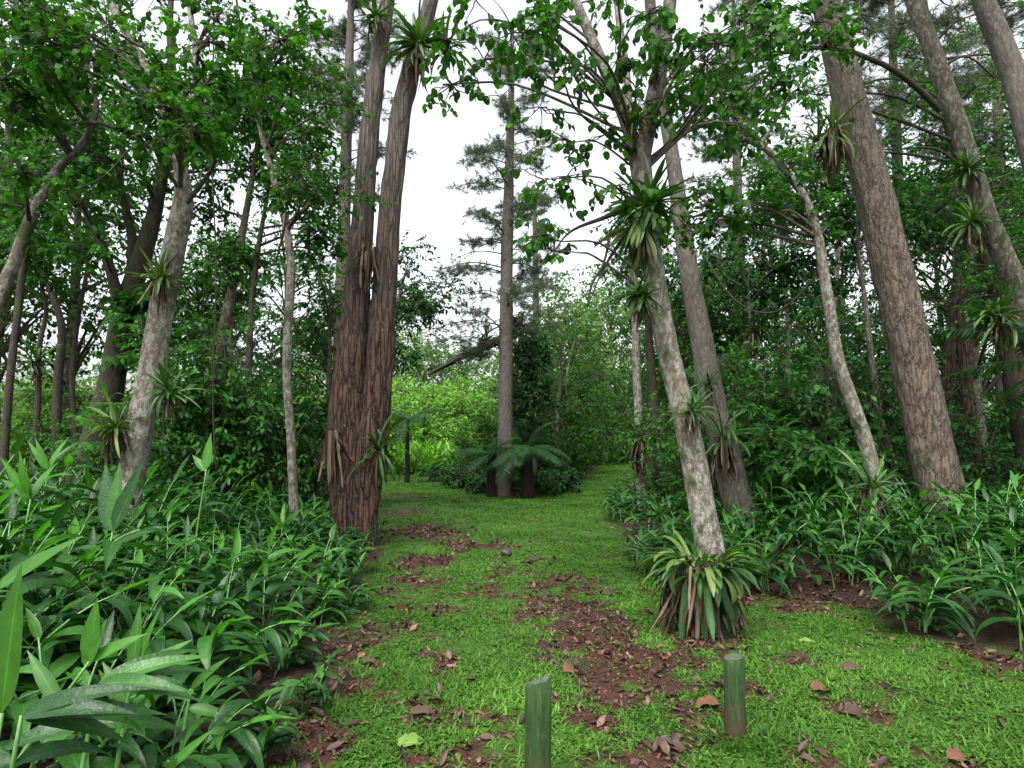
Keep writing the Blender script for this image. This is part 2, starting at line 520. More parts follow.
M['rust'] = leaf_mat('rust brown dead leaf', (0.0612, 0.0258, 0.015), (0.116, 0.051, 0.0272), (0.163, 0.0748, 0.0408), 0.6, 0.05, 0.3, tint=(1, 0.8, 0.6))
M['fallen_green'] = leaf_mat('fading green leaf', (0.08, 0.15, 0.03), (0.11, 0.20, 0.04), (0.15, 0.24, 0.05), 0.5, 0.1, 0.3)

M['red_bark'] = bark_mat('red brown bark', (0.008, 0.005, 0.004), (0.056, 0.028, 0.019), (0.135, 0.072, 0.050), zs=0.10, sc=38, high=(0.098, 0.082, 0.068), zh=(2.4, 5.5), lichen=(0.17, 0.15, 0.125), lich_amt=0.05, lich_sc=26, moss=0.16, bump=1.0, furrow=17, fw=.6)
M['brown_bark'] = bark_mat('grey brown bark', (0.012, 0.00828, 0.00552), (0.0626, 0.0451, 0.0331), (0.175, 0.136, 0.105), zs=0.22, sc=38, high=(0.092, 0.0791, 0.0662), zh=(3.5, 8), lichen=(0.239, 0.216, 0.175), lich_amt=0.18, lich_sc=34, moss=0.12, bump=1.0, furrow=12, fw=.4)
M['mottled'] = bark_mat('lichen mottled bark', (0.0467, 0.0365, 0.0272), (0.106, 0.0892, 0.0663), (0.162, 0.14, 0.109), lichen=(0.306, 0.31, 0.264), lich_amt=0.42, moss=0.25, zs=0.6, sc=30, bump=0.7, lich_sc=15)
M['mottled_dark'] = bark_mat('mossy mottled bark', (0.028, 0.0224, 0.0168), (0.072, 0.0616, 0.0456), (0.12, 0.106, 0.08), lichen=(0.224, 0.236, 0.188), lich_amt=0.3, moss=0.34, zs=0.5, sc=28, bump=0.7, lich_sc=14)
M['grey_bark'] = bark_mat('grey bark', (0.0284, 0.0233, 0.0195), (0.0788, 0.068, 0.0567), (0.132, 0.12, 0.102), lichen=(0.158, 0.158, 0.139), lich_amt=0.2, moss=0.15, zs=0.3, sc=26, bump=0.8, lich_sc=16)
M['dark_bark'] = bark_mat('dark damp bark', (0.012, 0.009, 0.007), (0.034, 0.027, 0.020), (0.07, 0.058, 0.044), moss=0.45, zs=0.3, sc=24, bump=0.8)
M['twig'] = bark_mat('twig bark', (0.03, 0.024, 0.018), (0.07, 0.058, 0.042), (0.12, 0.10, 0.075), sc=30, bump=0.2)
M['fern_trunk'] = bark_mat('tree fern root mantle', (0.004, 0.003, 0.0025), (0.010, 0.008, 0.006), (0.026, 0.019, 0.014), zs=0.12, sc=40, bump=1.0)
M['cane'] = leaf_mat('green cane', (0.03, 0.09, 0.02), (0.05, 0.13, 0.03), (0.07, 0.17, 0.04), 0.45, 0.0)

# ground material --------------------------------------------------------------
m, nt, out = nodes_of('ground')
co = mapping(nt, (1, 1, 1))
mudf = attr(nt, 'rnd'); bedf = attr(nt, 'along')
n1 = noise(nt, co, 9, 6, 0.7); n2 = noise(nt, co, 45, 5, 0.7); n3 = noise(nt, co, 1.1, 3)
soil = ramp(nt, n2, [(0.28, (0.018, 0.008, 0.006)), (0.5, (0.062, 0.026, 0.018)), (0.68, (0.115, 0.056, 0.038)), (0.8, (0.18, 0.105, 0.075))])
soil = mixc(nt, 0.5, soil, ramp(nt, n1, [(0.3, (0.5, 0.48, 0.5)), (0.7, (1.3, 1.2, 1.15))]), 'MULTIPLY')
turf = ramp(nt, n2, [(0.25, (0.022, 0.040, 0.008)), (0.5, (0.040, 0.105, 0.012)), (0.75, (0.068, 0.175, 0.018))])
turf = mixc(nt, 0.5, turf, ramp(nt, n3, [(0.3, (0.75, 0.8, 0.8)), (0.7, (1.2, 1.15, 1.0))]), 'MULTIPLY')
floor_ = ramp(nt, n2, [(0.3, (0.012, 0.008, 0.006)), (0.55, (0.040, 0.022, 0.015)), (0.75, (0.085, 0.048, 0.032))])
c = mixc(nt, mudf, turf, soil)
c = mixc(nt, bedf, c, floor_)
p = nt.nodes.new('ShaderNodeBsdfPrincipled'); nt.links.new(c, p.inputs['Base Color'])
nt.links.new(ramp(nt, n1, [(0.4, (0.8,) * 3), (0.65, (0.45,) * 3)]), p.inputs['Roughness']); p.inputs['Specular IOR Level'].default_value = 0.15
b = nt.nodes.new('ShaderNodeBump'); b.inputs['Strength'].default_value = 0.9; b.inputs['Distance'].default_value = 0.04
nt.links.new(math_(nt, 'ADD', n1, n2), b.inputs['Height']); nt.links.new(b.outputs[0], p.inputs['Normal'])
nt.links.new(p.outputs[0], out.inputs[0])
M['ground'] = m

# post paint ---------------------------------------------------------------------
m, nt, out = nodes_of('weathered green post paint')
co = mapping(nt, (1, 1, 0.12))
n1 = noise(nt, co, 70, 6, 0.75, 0.5); n2 = noise(nt, mapping(nt, (1, 1, 0.6)), 22, 6, .7)
c = ramp(nt, n1, [(0.3, (0.010, 0.024, 0.007)), (0.5, (0.022, 0.050, 0.015)), (0.8, (0.045, 0.082, 0.028))])
c = mixc(nt, ramp(nt, n2, [(0.56, (0, 0, 0)), (0.66, (0.8, 0.8, 0.8))]), c, (0.06, 0.055, 0.032))
n4 = noise(nt, mapping(nt, (1, 1, 0.05)), 130, 3, .6)
c = mixc(nt, ramp(nt, n4, [(0.60, (0, 0, 0)), (0.68, (.7, .7, .7))]), c, (0.075, 0.10, 0.06))
tco = nt.nodes.new('ShaderNodeTexCoord'); sx_ = nt.nodes.new('ShaderNodeSeparateXYZ'); nt.links.new(tco.outputs['Object'], sx_.inputs[0])
hm = math_(nt, 'SUBTRACT', math_(nt, 'ADD', math_(nt, 'MULTIPLY', n2, 0.35), 0.0), sx_.outputs[2])
c = mixc(nt, ramp(nt, hm, [(0.0, (0, 0, 0)), (0.14, (.85, .85, .85))]), c, (0.05, 0.03, 0.02))
p = nt.nodes.new('ShaderNodeBsdfPrincipled'); nt.links.new(c, p.inputs['Base Color']); p.inputs['Roughness'].default_value = 0.7; p.inputs['Specular IOR Level'].default_value = 0.15
b = nt.nodes.new('ShaderNodeBump'); b.inputs['Strength'].default_value = 0.5; b.inputs['Distance'].default_value = 0.006
nt.links.new(n1, b.inputs['Height']); nt.links.new(b.outputs[0], p.inputs['Normal'])
nt.links.new(p.outputs[0], out.inputs[0])
M['post'] = m
m, nt, out = nodes_of('cut timber end')
n1 = noise(nt, mapping(nt, (1, 1, 1)), 50, 4)
p = nt.nodes.new('ShaderNodeBsdfPrincipled'); nt.links.new(ramp(nt, n1, [(0.3, (0.02, 0.036, 0.017)), (0.7, (0.065, 0.09, 0.045))]), p.inputs['Base Color']); p.inputs['Roughness'].default_value = 0.7
nt.links.new(p.outputs[0], out.inputs[0])
M['cut'] = m
m, nt, out = nodes_of('dark stone')
n1 = noise(nt, mapping(nt, (1, 1, 1)), 30, 5)
p = nt.nodes.new('ShaderNodeBsdfPrincipled'); nt.links.new(ramp(nt, n1, [(0.3, (0.015, 0.014, 0.012)), (0.7, (0.06, 0.055, 0.045))]), p.inputs['Base Color']); p.inputs['Roughness'].default_value = 0.6
nt.links.new(p.outputs[0], out.inputs[0])
M['stone'] = m

# ------------------------------------------------------------------ world and sun
w = bpy.data.worlds.new('World'); scene.world = w; w.use_nodes = True
nt = w.node_tree; nt.nodes.clear()
SUN_EL, SUN_ROT = math.radians(58), math.radians(200)
sky = nt.nodes.new('ShaderNodeTexSky'); sky.sky_type = 'NISHITA'; sky.sun_disc = False
sky.sun_elevation = SUN_EL; sky.sun_rotation = SUN_ROT
sky.air_density = 1.0; sky.dust_density = 5.0; sky.ozone_density = 1.0
hs = nt.nodes.new('ShaderNodeHueSaturation'); hs.inputs['Saturation'].default_value = 0.22
bg = nt.nodes.new('ShaderNodeBackground'); bg.inputs['Strength'].default_value = 0.15
wo = nt.nodes.new('ShaderNodeOutputWorld')
nt.links.new(sky.outputs[0], hs.inputs['Color']); nt.links.new(hs.outputs[0], bg.inputs['Color']); nt.links.new(bg.outputs[0], wo.inputs[0])
sl = bpy.data.lights.new('sun', 'SUN'); sl.energy = 0.9; sl.angle = math.radians(25); sl.color = (1, 0.97, 0.92)
so = bpy.data.objects.new('sun', sl); COL.objects.link(so)
# Nishita: rotation 0 = sun towards +Y, turning clockwise seen from above
sd = np.array([math.sin(SUN_ROT) * math.cos(SUN_EL), math.cos(SUN_ROT) * math.cos(SUN_EL), math.sin(SUN_EL)])
from mathutils import Vector
so.rotation_euler = Vector(sd).to_track_quat('Z', 'Y').to_euler()
so.location = (0, -5, 20)
EXPOSURE = 1.7
scene.view_settings.view_transform = 'Standard'; scene.view_settings.look = 'None'
scene.view_settings.exposure = EXPOSURE; scene.view_settings.gamma = 1.0; scene.view_settings.use_curve_mapping = False
cy = scene.cycles
cy.max_bounces = 7; cy.diffuse_bounces = 4; cy.glossy_bounces = 2; cy.transmission_bounces = 5; cy.transparent_max_bounces = 4
cy.sample_clamp_indirect = 6.0
cy.use_denoising = True

# ------------------------------------------------------------------ ground
def axis(core0, core1, step, out_, grow=1.13):
    a = list(np.arange(core0, core1, step))
    s = step; x = core1
    while x < out_:
        a.append(x); s *= grow; x += s
    a.append(out_)
    s = step; x = core0 - step; b = []
    while x > -out_:
        b.append(x); s *= grow; x -= s
    b.append(-out_)
    return np.array(b[::-1] + a)


xs = axis(-4, 5, 0.05, 400); ys = axis(2.0, 11, 0.05, 400)
GX, GY = np.meshgrid(xs, ys)
GZ = height(GX, GY)
nx, ny = len(xs), len(ys)
mb = MB()
i = np.arange(ny - 1)[:, None]; j = np.arange(nx - 1)[None]
q = np.stack([i * nx + j, i * nx + j + 1, (i + 1) * nx + j + 1, (i + 1) * nx + j], -1).reshape(-1, 4)
mm_ = mud(GX, GY); ll_ = np.clip(0.5 - lawn(GX, GY) * 3, 0, 1)
# far meadow beyond the fork stays green
far_open = np.clip((GY - 42) / 6, 0, 1)
ll_ = ll_ * (1 - 0.6 * far_open)
mb.add(np.stack([GX, GY, GZ], -1), q=q, r=mm_.ravel(), a=ll_.ravel())
g = mb.build('ground', M['ground']); tag(g, kind='structure', label='grassy forest floor with worn reddish soil track')


def gz(x, y):
    return float(height(np.array([x]), np.array([y]))[0])


# ------------------------------------------------------------------ grass (stuff)
mb = MB()


def grass_zone(x0, x1, y0, y1, dens, L0, L1, W, S=2):
    n = int((x1 - x0) * (y1 - y0) * dens)
    x = R.uniform(x0, x1, n); y = R.uniform(y0, y1, n)
    # keep to what a visitor could see from here or a step aside
    keep = np.abs(x) < 1.05 * y + 1.5
    lw = lawn(x, y)
    cl = fbm(x * 3.1, y * 3.1, 40)
    prob = np.clip(0.35 + lw * 4, 0, 1) * (1 - 0.96 * mud(x, y)) * np.clip(0.25 + (cl - 0.3) * 2.6, 0.12, 1)
    keep &= R.rand(n) < prob
    x, y, cl = x[keep], y[keep], cl[keep]
    n = len(x)
    z = height(x, y)
    az = R.rand(n) * 2 * PI
    el = R.uniform(0.25, 1.25, n)
    D = np.stack([np.cos(az) * np.cos(el), np.sin(az) * np.cos(el), np.sin(el)], 1)
    L = R.uniform(L0, L1, n) * (0.6 + 0.9 * cl)
    rn = np.clip(0.25 + (fbm(x * 0.9, y * 0.9, 77) - 0.5) * 1.2 + R.rand(n) * 0.55, 0, 1)
    leaves(mb, np.stack([x, y, z - 0.004], 1), D, np.array([0, 0, 1.0]), L, W * (0.7 + 0.6 * R.rand(n)), 'blade', S, False, R.uniform(0.4, 1.5, n), 0.1, rn)


grass_zone(-2.2, 5, 1.9, 4.6, 7500, 0.022, 0.066, 0.0105, 3)
grass_zone(-2.2, 6, 4.6, 7.2, 5200, 0.022, 0.062, 0.011, 2)
grass_zone(-3.2, 3.5, 7.2, 12, 3400, 0.022, 0.058, 0.013)
grass_zone(-6, 5, 12, 20, 1500, 0.035, 0.08, 0.017)
grass_zone(-8, 8, 20, 42, 450, 0.05, 0.10, 0.03)
px_, py_ = float(at(737, 657, 3.4)[0]), 3.4          # longer blades left standing round the post
n = 260
az = R.rand(n) * 2 * PI; rr = .05 + .14 * R.rand(n)
x = px_ + np.cos(az) * rr * 1.2; y = py_ - .06 + np.sin(az) * rr
az = az + R.normal(size=n) * .6; el = R.uniform(.7, 1.4, n)
leaves(mb, np.stack([x, y, height(x, y) - .004], 1), np.stack([np.cos(az) * np.cos(el), np.sin(az) * np.cos(el), np.sin(el)], 1), np.array([0, 0, 1.0]), R.uniform(.06, .15, n), .008, 'blade', 4, False, R.uniform(.6, 1.8, n), .1)
tag(mb.build('grass', M['grass']), 'short bright green lawn grass along the worn track', kind='stuff')

# small broad weeds among the grass
mb = MB()
n = 11000
x = R.uniform(-2, 5, n); y = 2.2 + 7.5 * R.rand(n) ** 1.3
k = (R.rand(n) < np.clip(lawn(x, y) * 3 + .3, 0, 1) * (1 - 0.7 * mud(x, y))) & (fbm(x * 2, y * 2, 61) > 0.47)
x, y = x[k], y[k]
z = height(x, y)
P = np.repeat(np.stack([x, y, z + 0.01], 1), 5, 0) + R.normal(size=(len(x) * 5, 3)) * np.array([.02, .02, .006])
az = R.rand(len(P)) * 2 * PI
leaves(mb, P, np.stack([np.cos(az), np.sin(az), 0.35 + 0 * az], 1), np.array([0, 0, 1.0]), R.uniform(.02, .045, len(P)), R.uniform(.01, .02, len(P)), 'oval', 3, False, 0.6, 0.15)
tag(mb.build('lawn_weeds', M['grass']), 'tiny broad leaved weeds mixed through the lawn', kind='stuff')

# leaf litter (stuff)
mb = MB()


def litter(n, x0, x1, y0, y1, fn, L0, L1):
    x = R.uniform(x0, x1, n); y = R.uniform(y0, y1, n)
    k = R.rand(n) < fn(x, y)
    x, y = x[k], y[k]; n = len(x)
    az = R.rand(n) * 2 * PI
    z = height(x, y) + 0.008
    D = np.stack([np.cos(az), np.sin(az), R.normal(size=n) * 0.22], 1)
    N = np.array([0, 0, 1.0]) + R.normal(size=(n, 3)) * 0.3
    L = R.uniform(L0, L1, n)
    leaves(mb, np.stack([x, y, z], 1), D, N, L, L * R.uniform(.25, .6, n), 'dead', 4, True, R.uniform(-2.2, 2.2, n), 0.3, None, 0.08)


litter(15000, -2.2, 5, 2, 12, lambda x, y: mud(x, y) ** 1.3 * 0.9 + 0.025, 0.03, 0.10)
litter(22000, -2.2, 5, 2, 9, lambda x, y: mud(x, y) ** 1.2 * 0.9 + .01, 0.012, 0.045)
litter(9000, -10, 12, 2, 18, lambda x, y: np.clip(-lawn(x, y) * 3, 0, 0.8), 0.05, 0.16)
tag(mb.build('leaf_litter', M['litter']), 'brown wet leaf litter on the bare soil', kind='stuff')
mb = MB()
n = 1500
x = R.uniform(-2.2, 5, n); y = 2 + 7 * R.rand(n)
k = R.rand(n) < mud(x, y)
x, y = x[k], y[k]; n = len(x)
az = R.rand(n) * 2 * PI; ll = R.uniform(.05, .25, n)
A = np.stack([x, y, height(x, y) + 0.008], 1); B = A + np.stack([np.cos(az) * ll, np.sin(az) * ll, R.normal(size=n) * .012 + .01], 1)
prisms(mb, A, (A + B) / 2 + R.normal(size=A.shape) * .01, B, 0.0035, 0.002)
tag(mb.build('fallen_twigs', M['twig']), 'thin fallen twigs scattered over the bare soil', kind='stuff')

# ------------------------------------------------------------------ trees
def stem3(pts, Y):
    n = len(pts)
    Ys = np.linspace(Y[0], Y[1], n) if hasattr(Y, '__len__') else np.full(n, float(Y))
    P = np.array([at(px, py, y) for (px, py, w), y in zip(pts, Ys)])
    r = np.array([w * y / F * 0.5 for (px, py, w), y in zip(pts, Ys)])
    return P, r


def make_tree(name, label, stems, bark, crowns=(), group=None, cat='tree', sides=10, rough=0.12, ridges=0, ground=True, rings=5, limb_r=0.018, stem_rnd=None, bear=None):
    base = None
    tb = MB()
    allP = []; allr = []
    for si, (pts, Y) in enumerate(stems):
        P, r = stem3(pts, Y)
        if si == 0 or ground == 'all':
            if ground:
                z0 = gz(P[0, 0], P[0, 1])
                d = P[0] - P[1]
                low = P[0].copy()
                if P[0, 2] > z0 + 0.1:
                    k = (P[0, 2] - z0) / max(0.05, -d[2]) if d[2] < 0 else 0
                    low = P[0] + np.array([d[0] * min(k, 1.5), d[1] * min(k, 1.5), 0]); low[2] = z0
                    P = np.vstack([low - np.array([0, 0, 0.15]), low + np.array([0, 0, 0.06]), P]); r = np.concatenate([[r[0] * 1.5, r[0] * 1.25], r])
                else:
                    low[2] = z0
                    P = np.vstack([low - np.array([0, 0, 0.2]), P]); r = np.concatenate([[r[0] * 1.3], r])
            if base is None:
                base = np.array([P[0, 0], P[0, 1], gz(P[0, 0], P[0, 1])])
        if base is None: base = P[0].copy()
        ln = np.linalg.norm(np.diff(P, axis=0), axis=1).sum()
        n = int(max(len(P) * rings, min(140, ln / 0.07)))
        tube(tb, P, r, sides, n, rough, ridges, seed=si * 7 + int(abs(P[0, 0]) * 10), rnd=stem_rnd[si] if stem_rnd else 0.0)
        pr = smooth_path(np.column_stack([P, r]), len(P) * 6)
        if bear is None or si in bear: allP.append(pr[:, :3]); allr.append(pr[:, 3])
    AP = np.concatenate(allP); AR = np.concatenate(allr)
    root = thing(name, label, cat, base, group)
    for cr in crowns:
        lb = MB()
        for (px, py, rx, ry, Y0, Y1, nb, rpx) in cr['at']:
            for b in range(nb):
                a = R.rand() * 2 * PI; q_ = R.rand() ** 0.5
                Yb = R.uniform(Y0, Y1)
                c = at(px + rx * q_ * math.cos(a), py + ry * q_ * math.sin(a), Yb)
                r = rpx * Yb / F * R.uniform(0.75, 1.25)
                spray(lb, tb if cr.get('twigs', 1) else None, c, r, int(cr.get('ntw', 24) * R.uniform(.7, 1.3)), cr.get('m', 9), cr['L'], cr['W'], cr.get('kind', 'oval'), cr.get('S', 3), cr.get('mid', False), cr.get('droop', 0.6), cr.get('hang', 0.3), 0.75, cr.get('twr', 0.004))
                if cr.get('limbs', 1):
                    cost = np.linalg.norm(AP - c, axis=1) + 1.2 * np.clip(AP[:, 2] - c[2] + 0.2, 0, 9)
                    k = int(np.argmin(cost))
                    s_ = AP[k]
                    dist = np.linalg.norm(s_ - c)
                    mid_ = 0.5 * (s_ + c) + np.array([R.normal() * .08, R.normal() * .08, 0.12]) * dist
                    q2 = 0.75 * c + 0.25 * mid_ + R.normal(size=3) * 0.04 * dist
                    rr = min(AR[k] * 0.6, limb_r + 0.006 * dist)
                    tube(tb, [s_, mid_, q2, c], [rr, rr * 0.75, rr * 0.5, rr * 0.22], 6, 12, 0.15, rnd=0.6)
        lb.build('crown', M[cr['mat']], root, base)
    tb.build('trunk', M[bark], root, base)
    return root, AP, AR


def pine_part(root, base, axis_pts, z0, z1, nl, len0, len1, needle_L, needle_W, per, nt_, bark, droop=0.1, mat='pine', tr=0.02, dead=0):
    """whorled limbs with needle brushes; axis_pts = trunk line"""
    A = smooth_path(axis_pts, 60)
    nb = MB(); bb = MB()
    for k in range(nl):
        f = (k + R.rand()) / nl
        z = z0 + (z1 - z0) * f
        c = np.array([np.interp(z, A[:, 2], A[:, 0]), np.interp(z, A[:, 2], A[:, 1]), z])
        az = R.rand() * 2 * PI
        ln = (len0 * (1 - f) + len1 * f) * R.uniform(.6, 1.15)
        d = np.array([math.cos(az), math.sin(az), R.uniform(0.0, 0.45)])
        e = c + d * ln + np.array([0, 0, -droop * ln])
        mid_ = (c + e) / 2 + np.array([0, 0, .1 * ln])
        tube(bb, [c, mid_, e], [tr, tr * .7, tr * .3], 4, 8)
        if R.rand() < dead: continue
        n = int(nt_ * R.uniform(.6, 1.3))
        t = R.uniform(.3, 1, n)[:, None]
        Pp = c * (1 - t) ** 2 + 2 * mid_ * t * (1 - t) + e * t * t
        off = R.normal(size=(n, 3)) * np.array([.22, .22, .12]) * ln * 0.55
        T = Pp + off
        prisms(bb, Pp, (Pp + T) / 2 + np.array([0, 0, .02]), T, tr * .25, tr * .12)
        tufts(nb, T, unit(off) + np.array([0, 0, .4]), per, needle_L, needle_W, 0.75)
    nb.build('crown', M[mat], root, base)
    bb.build('branches', M[bark], root, base)


GREEN = dict(mat='canopy', L=0.098, W=0.052, kind='oval', ntw=24, m=9)


def G(at_, **k):
    d = dict(GREEN); d.update(k); d['at'] = at_
    return d


# 1 twin red-brown trunk left of the path
make_tree('twin_trunk_tree', 'thick twin stemmed tree with fibrous red brown bark beside the grassy path',
          [([(350, 545, 36), (349, 480, 40), (351, 400, 40), (357, 300, 27.3), (364, 200, 21.6), (371, 120, 20.2), (380, 50, 17.1), (388, -10, 15.5), (396, -120, 11.6), (402, -260, 6.97)], (9.3, 9.5)),
            ([(364, 546, 26), (367, 480, 31), (377, 400, 29), (384, 300, 25.5), (391, 200, 22.4), (400, 120, 21.6), (415, 55, 19.4), (431, 0, 15.5), (450, -110, 11.6), (466, -250, 6.97)], (9.25, 9.2))],
          'red_bark', [G([(400, -190, 110, 90, 8.5, 10.5, 10, 40)], L=0.10, W=0.035)], sides=28, rough=0.16, ridges=9, ground='all')

# 2 pale mottled tree among the left bed
make_tree('mottled_tree', 'pale lichen mottled tree rising from the ginger bed and carrying three bromeliads',
          [([(118, 570, 27), (128, 500, 25), (138, 440, 25), (148, 390, 24), (158, 330, 23), (167, 280, 23), (177, 235, 22), (183, 205, 20), (182, 175, 14.4), (175, 140, 12.8), (163, 105, 11.2), (148, 72, 9.6), (130, 40, 8.8), (110, 0, 8), (95, -50, 6.4)], (7.0, 6.6)),
            ([(180, 190, 8), (188, 130, 7.2), (196, 60, 6.4), (190, 0, 5.6), (200, -60, 4)], (6.75, 7.2))],
          'mottled', [G([(110, 20, 120, 45, 5.5, 7.5, 9, 56), (215, 50, 80, 55, 5.8, 7.5, 6, 52), (50, 90, 55, 40, 6, 7.5, 3, 46), (165, 105, 40, 45, 5.4, 6.2, 5, 40), (140, -90, 200, 50, 5.5, 8, 8, 60)], L=0.092, W=0.060, kind='round', mat='round', ntw=20, m=8, S=4)], sides=18)

# 3 curved pale trunk at the far left
make_tree('curved_tree', 'pale smooth trunk leaning inwards and curving up into the leaves over the ginger bed',
          [([(-60, 520, 15), (-30, 400, 14.3), (-8, 320, 12.9), (2, 290, 12.2), (15, 260, 11.6), (28, 225, 10.9), (45, 190, 9.52), (62, 165, 8.84), (80, 148, 8.16), (92, 125, 6.8), (96, 105, 5.44), (88, 70, 4.08), (78, 30, 3.4)], (6.2, 6.8))],
          'mottled_dark', [G([(50, 50, 80, 60, 5.5, 7.2, 6, 52), (10, 170, 40, 50, 5.6, 7, 3, 46)], L=0.105, W=0.06, ntw=17)], sides=14)

# 4 thin pale sapling
make_tree('thin_tree', 'slim pale grey sapling standing between the mottled tree and the twin trunks',
          [([(294, 505, 9), (291, 440, 8.5), (287, 380, 8.5), (288, 330, 8.5), (291, 280, 8.5), (289, 245, 8), (282, 210, 6.5), (270, 165, 5.5), (258, 115, 4), (262, 70, 3)], 9.0)],
          'mottled', [G([(270, 90, 65, 70, 7.6, 9.5, 10, 44), (300, 180, 36, 60, 8, 9.5, 5, 38)], L=0.10, W=0.052, ntw=18)], sides=10)

# 5 dark fern covered thick tree
make_tree('dark_tree', 'thick dark trunk clothed in hanging ferns behind the pale mottled tree',
          [([(92, 460, 30.2), (108, 400, 25.9), (118, 345, 23), (128, 300, 20.9), (141, 260, 18), (155, 210, 14.4), (165, 150, 11.5), (172, 80, 8.64), (170, 20, 6.48), (175, -50, 4.32)], 12.0),
            ([(122, 320, 13), (112, 275, 10.1), (98, 235, 7.92), (78, 200, 5.76), (55, 172, 4.32), (30, 150, 2.88)], 11.8),
            ([(128, 300, 11.5), (132, 240, 8.64), (120, 180, 6.48), (125, 130, 4.32)], 12.2)],
          'dark_bark', [G([(130, 120, 120, 100, 10, 13, 14, 44), (60, 200, 80, 60, 10.5, 13, 8, 36), (215, 150, 60, 70, 10.5, 13, 6, 38), (140, 320, 22, 60, 11.6, 12.1, 8, 20)], L=0.15, W=0.07, mat='bush')], sides=14)

# 6 slender dark trunks at the left
slim = [
    ('slender dark trunk with a straight stem furthest from the path in the ginger bed', [(4, 455, 7.92), (10, 380, 7.2), (17, 320, 7.2), (24, 260, 6.48), (35, 190, 5.04), (50, 120, 3.6), (60, 60, 2.16)], 11, [(40, 120, 60, 70, 10, 12, 9, 34)]),
    ('slender dark trunk topped by a bromeliad clump in the bright gap', [(34, 450, 5.76), (38, 400, 5.76), (39, 350, 5.04), (46, 310, 3.6), (40, 280, 2.88)], 13, [(45, 270, 30, 25, 12, 14, 3, 22)]),
    ('forked dark trunk standing in the bright gap of the ginger bed', [(56, 450, 9.36), (58, 380, 8.64), (62, 330, 7.2), (52, 295, 5.76), (38, 262, 4.32), (28, 220, 2.88)], 14, [(45, 230, 40, 40, 13, 15, 6, 28)]),
    ('thin bare stem between the forked trunk and the ferny tree', [(76, 440, 5.04), (72, 380, 5.04), (78, 320, 4.32), (88, 260, 3.6), (86, 200, 2.88)], 15, [(90, 190, 40, 40, 14, 16, 5, 28)]),
    ('lichen grey leaning trunk in the shade behind the pale mottled tree', [(200, 420, 14.4), (208, 385, 13), (221, 340, 11.5), (232, 290, 9.36), (243, 230, 7.2), (255, 160, 5.04), (262, 100, 2.88)], 12, [(250, 140, 60, 60, 11, 13, 10, 34), (225, 230, 40, 50, 11.5, 13, 6, 28)]),
    ('straight dark thin trunk in the shade close behind the slim sapling', [(246, 430, 6.48), (249, 370, 6.48), (251, 310, 5.76), (258, 250, 5.04), (268, 190, 3.6), (275, 130, 2.16)], 11.5, [(285, 130, 50, 60, 10.5, 12.5, 9, 32), (320, 230, 24, 60, 11, 12.5, 6, 26)]),
]
for lab, pts, Y, cr in slim:
    make_tree('slender_tree', lab, [(pts, Y)], 'mottled_dark' if 'grey' in lab else 'dark_bark', [G(cr, L=0.14, W=0.066, mat='bush')], 'slender trees in the shade left of the path', sides=8)

make_tree('slender_tree', 'slim tree whose dark leafy boughs hang into the sky gap just past the twin trunks', [([(372, 485, 10), (378, 400, 9), (386, 330, 8), (398, 300, 4), (406, 270, 1.5)], 14)], 'mottled_dark', [G([(418, 290, 34, 45, 13, 15, 12, 26), (398, 330, 20, 40, 13, 15, 5, 24)], L=0.12, W=0.055, mat='dark')], sides=8)

# 7 forked mottled tree with the bromeliads
make_tree('forked_tree', 'lichen mottled forked tree standing in the big bromeliad clump at the path edge',
          [([(717, 610, 33), (710, 550, 28), (703, 515, 26), (692, 450, 25), (678, 390, 23), (666, 340, 22), (655, 280, 22), (648, 230, 22), (643, 185, 22), (639, 152, 22), (637, 138, 19)], (5.6, 5.5)),
            ([(640, 165, 15), (623, 112, 14), (600, 58, 12), (577, 4, 10), (550, -60, 8), (530, -130, 5)], (5.5, 5.2)),
            ([(641, 165, 17), (651, 112, 17), (661, 62, 15.5), (669, 10, 14), (676, -60, 11), (690, -150, 6)], (5.5, 5.4)),
            ([(638, 165, 9), (630, 120, 8), (626, 70, 8), (619, 20, 7), (612, -40, 5)], (5.55, 6.2)),
            ([(641, 168, 8), (668, 146, 6.5), (692, 128, 6), (728, 124, 5.5), (760, 140, 5)], (5.5, 5.9)),
            ([(643, 195, 7), (610, 215, 5), (570, 232, 2.5), (548, 262, .6)], (5.5, 5.1)),
            ([(645, 215, 5), (622, 240, 4), (603, 270, 2.5), (590, 300, .6)], (5.45, 5.0))],
          'mottled', [G([(500, 14, 60, 24, 4.2, 5.4, 7, 36), (530, 95, 40, 30, 4.4, 5.4, 2, 30), (575, 50, 60, 40, 4.3, 5.4, 4, 36), (720, 30, 70, 40, 4.3, 5.5, 9, 40), (625, 10, 40, 25, 4.4, 5.6, 4, 34), (665, 70, 50, 50, 4.6, 5.6, 3, 34), (565, 165, 60, 55, 4.4, 5.4, 4, 38), (470, 55, 30, 40, 4.4, 5.2, 3, 32),
                         (745, 90, 55, 40, 4.6, 5.6, 6, 36), (610, 120, 35, 40, 5, 5.8, 3, 30), (715, 165, 45, 40, 5, 5.8, 3, 34), (560, 250, 40, 30, 4.6, 5.4, 2, 28), (620, -100, 160, 80, 4.5, 6.5, 10, 44)],
                        L=0.076, W=0.056, kind='round', mat='round', ntw=8, m=6, hang=0.9, droop=0.5, S=6, mid=True)], sides=20, limb_r=0.006, stem_rnd=[0, 0.1, 0.55, 0.2, 0.9, 1, 1], bear=(0, 1, 2, 3, 4))

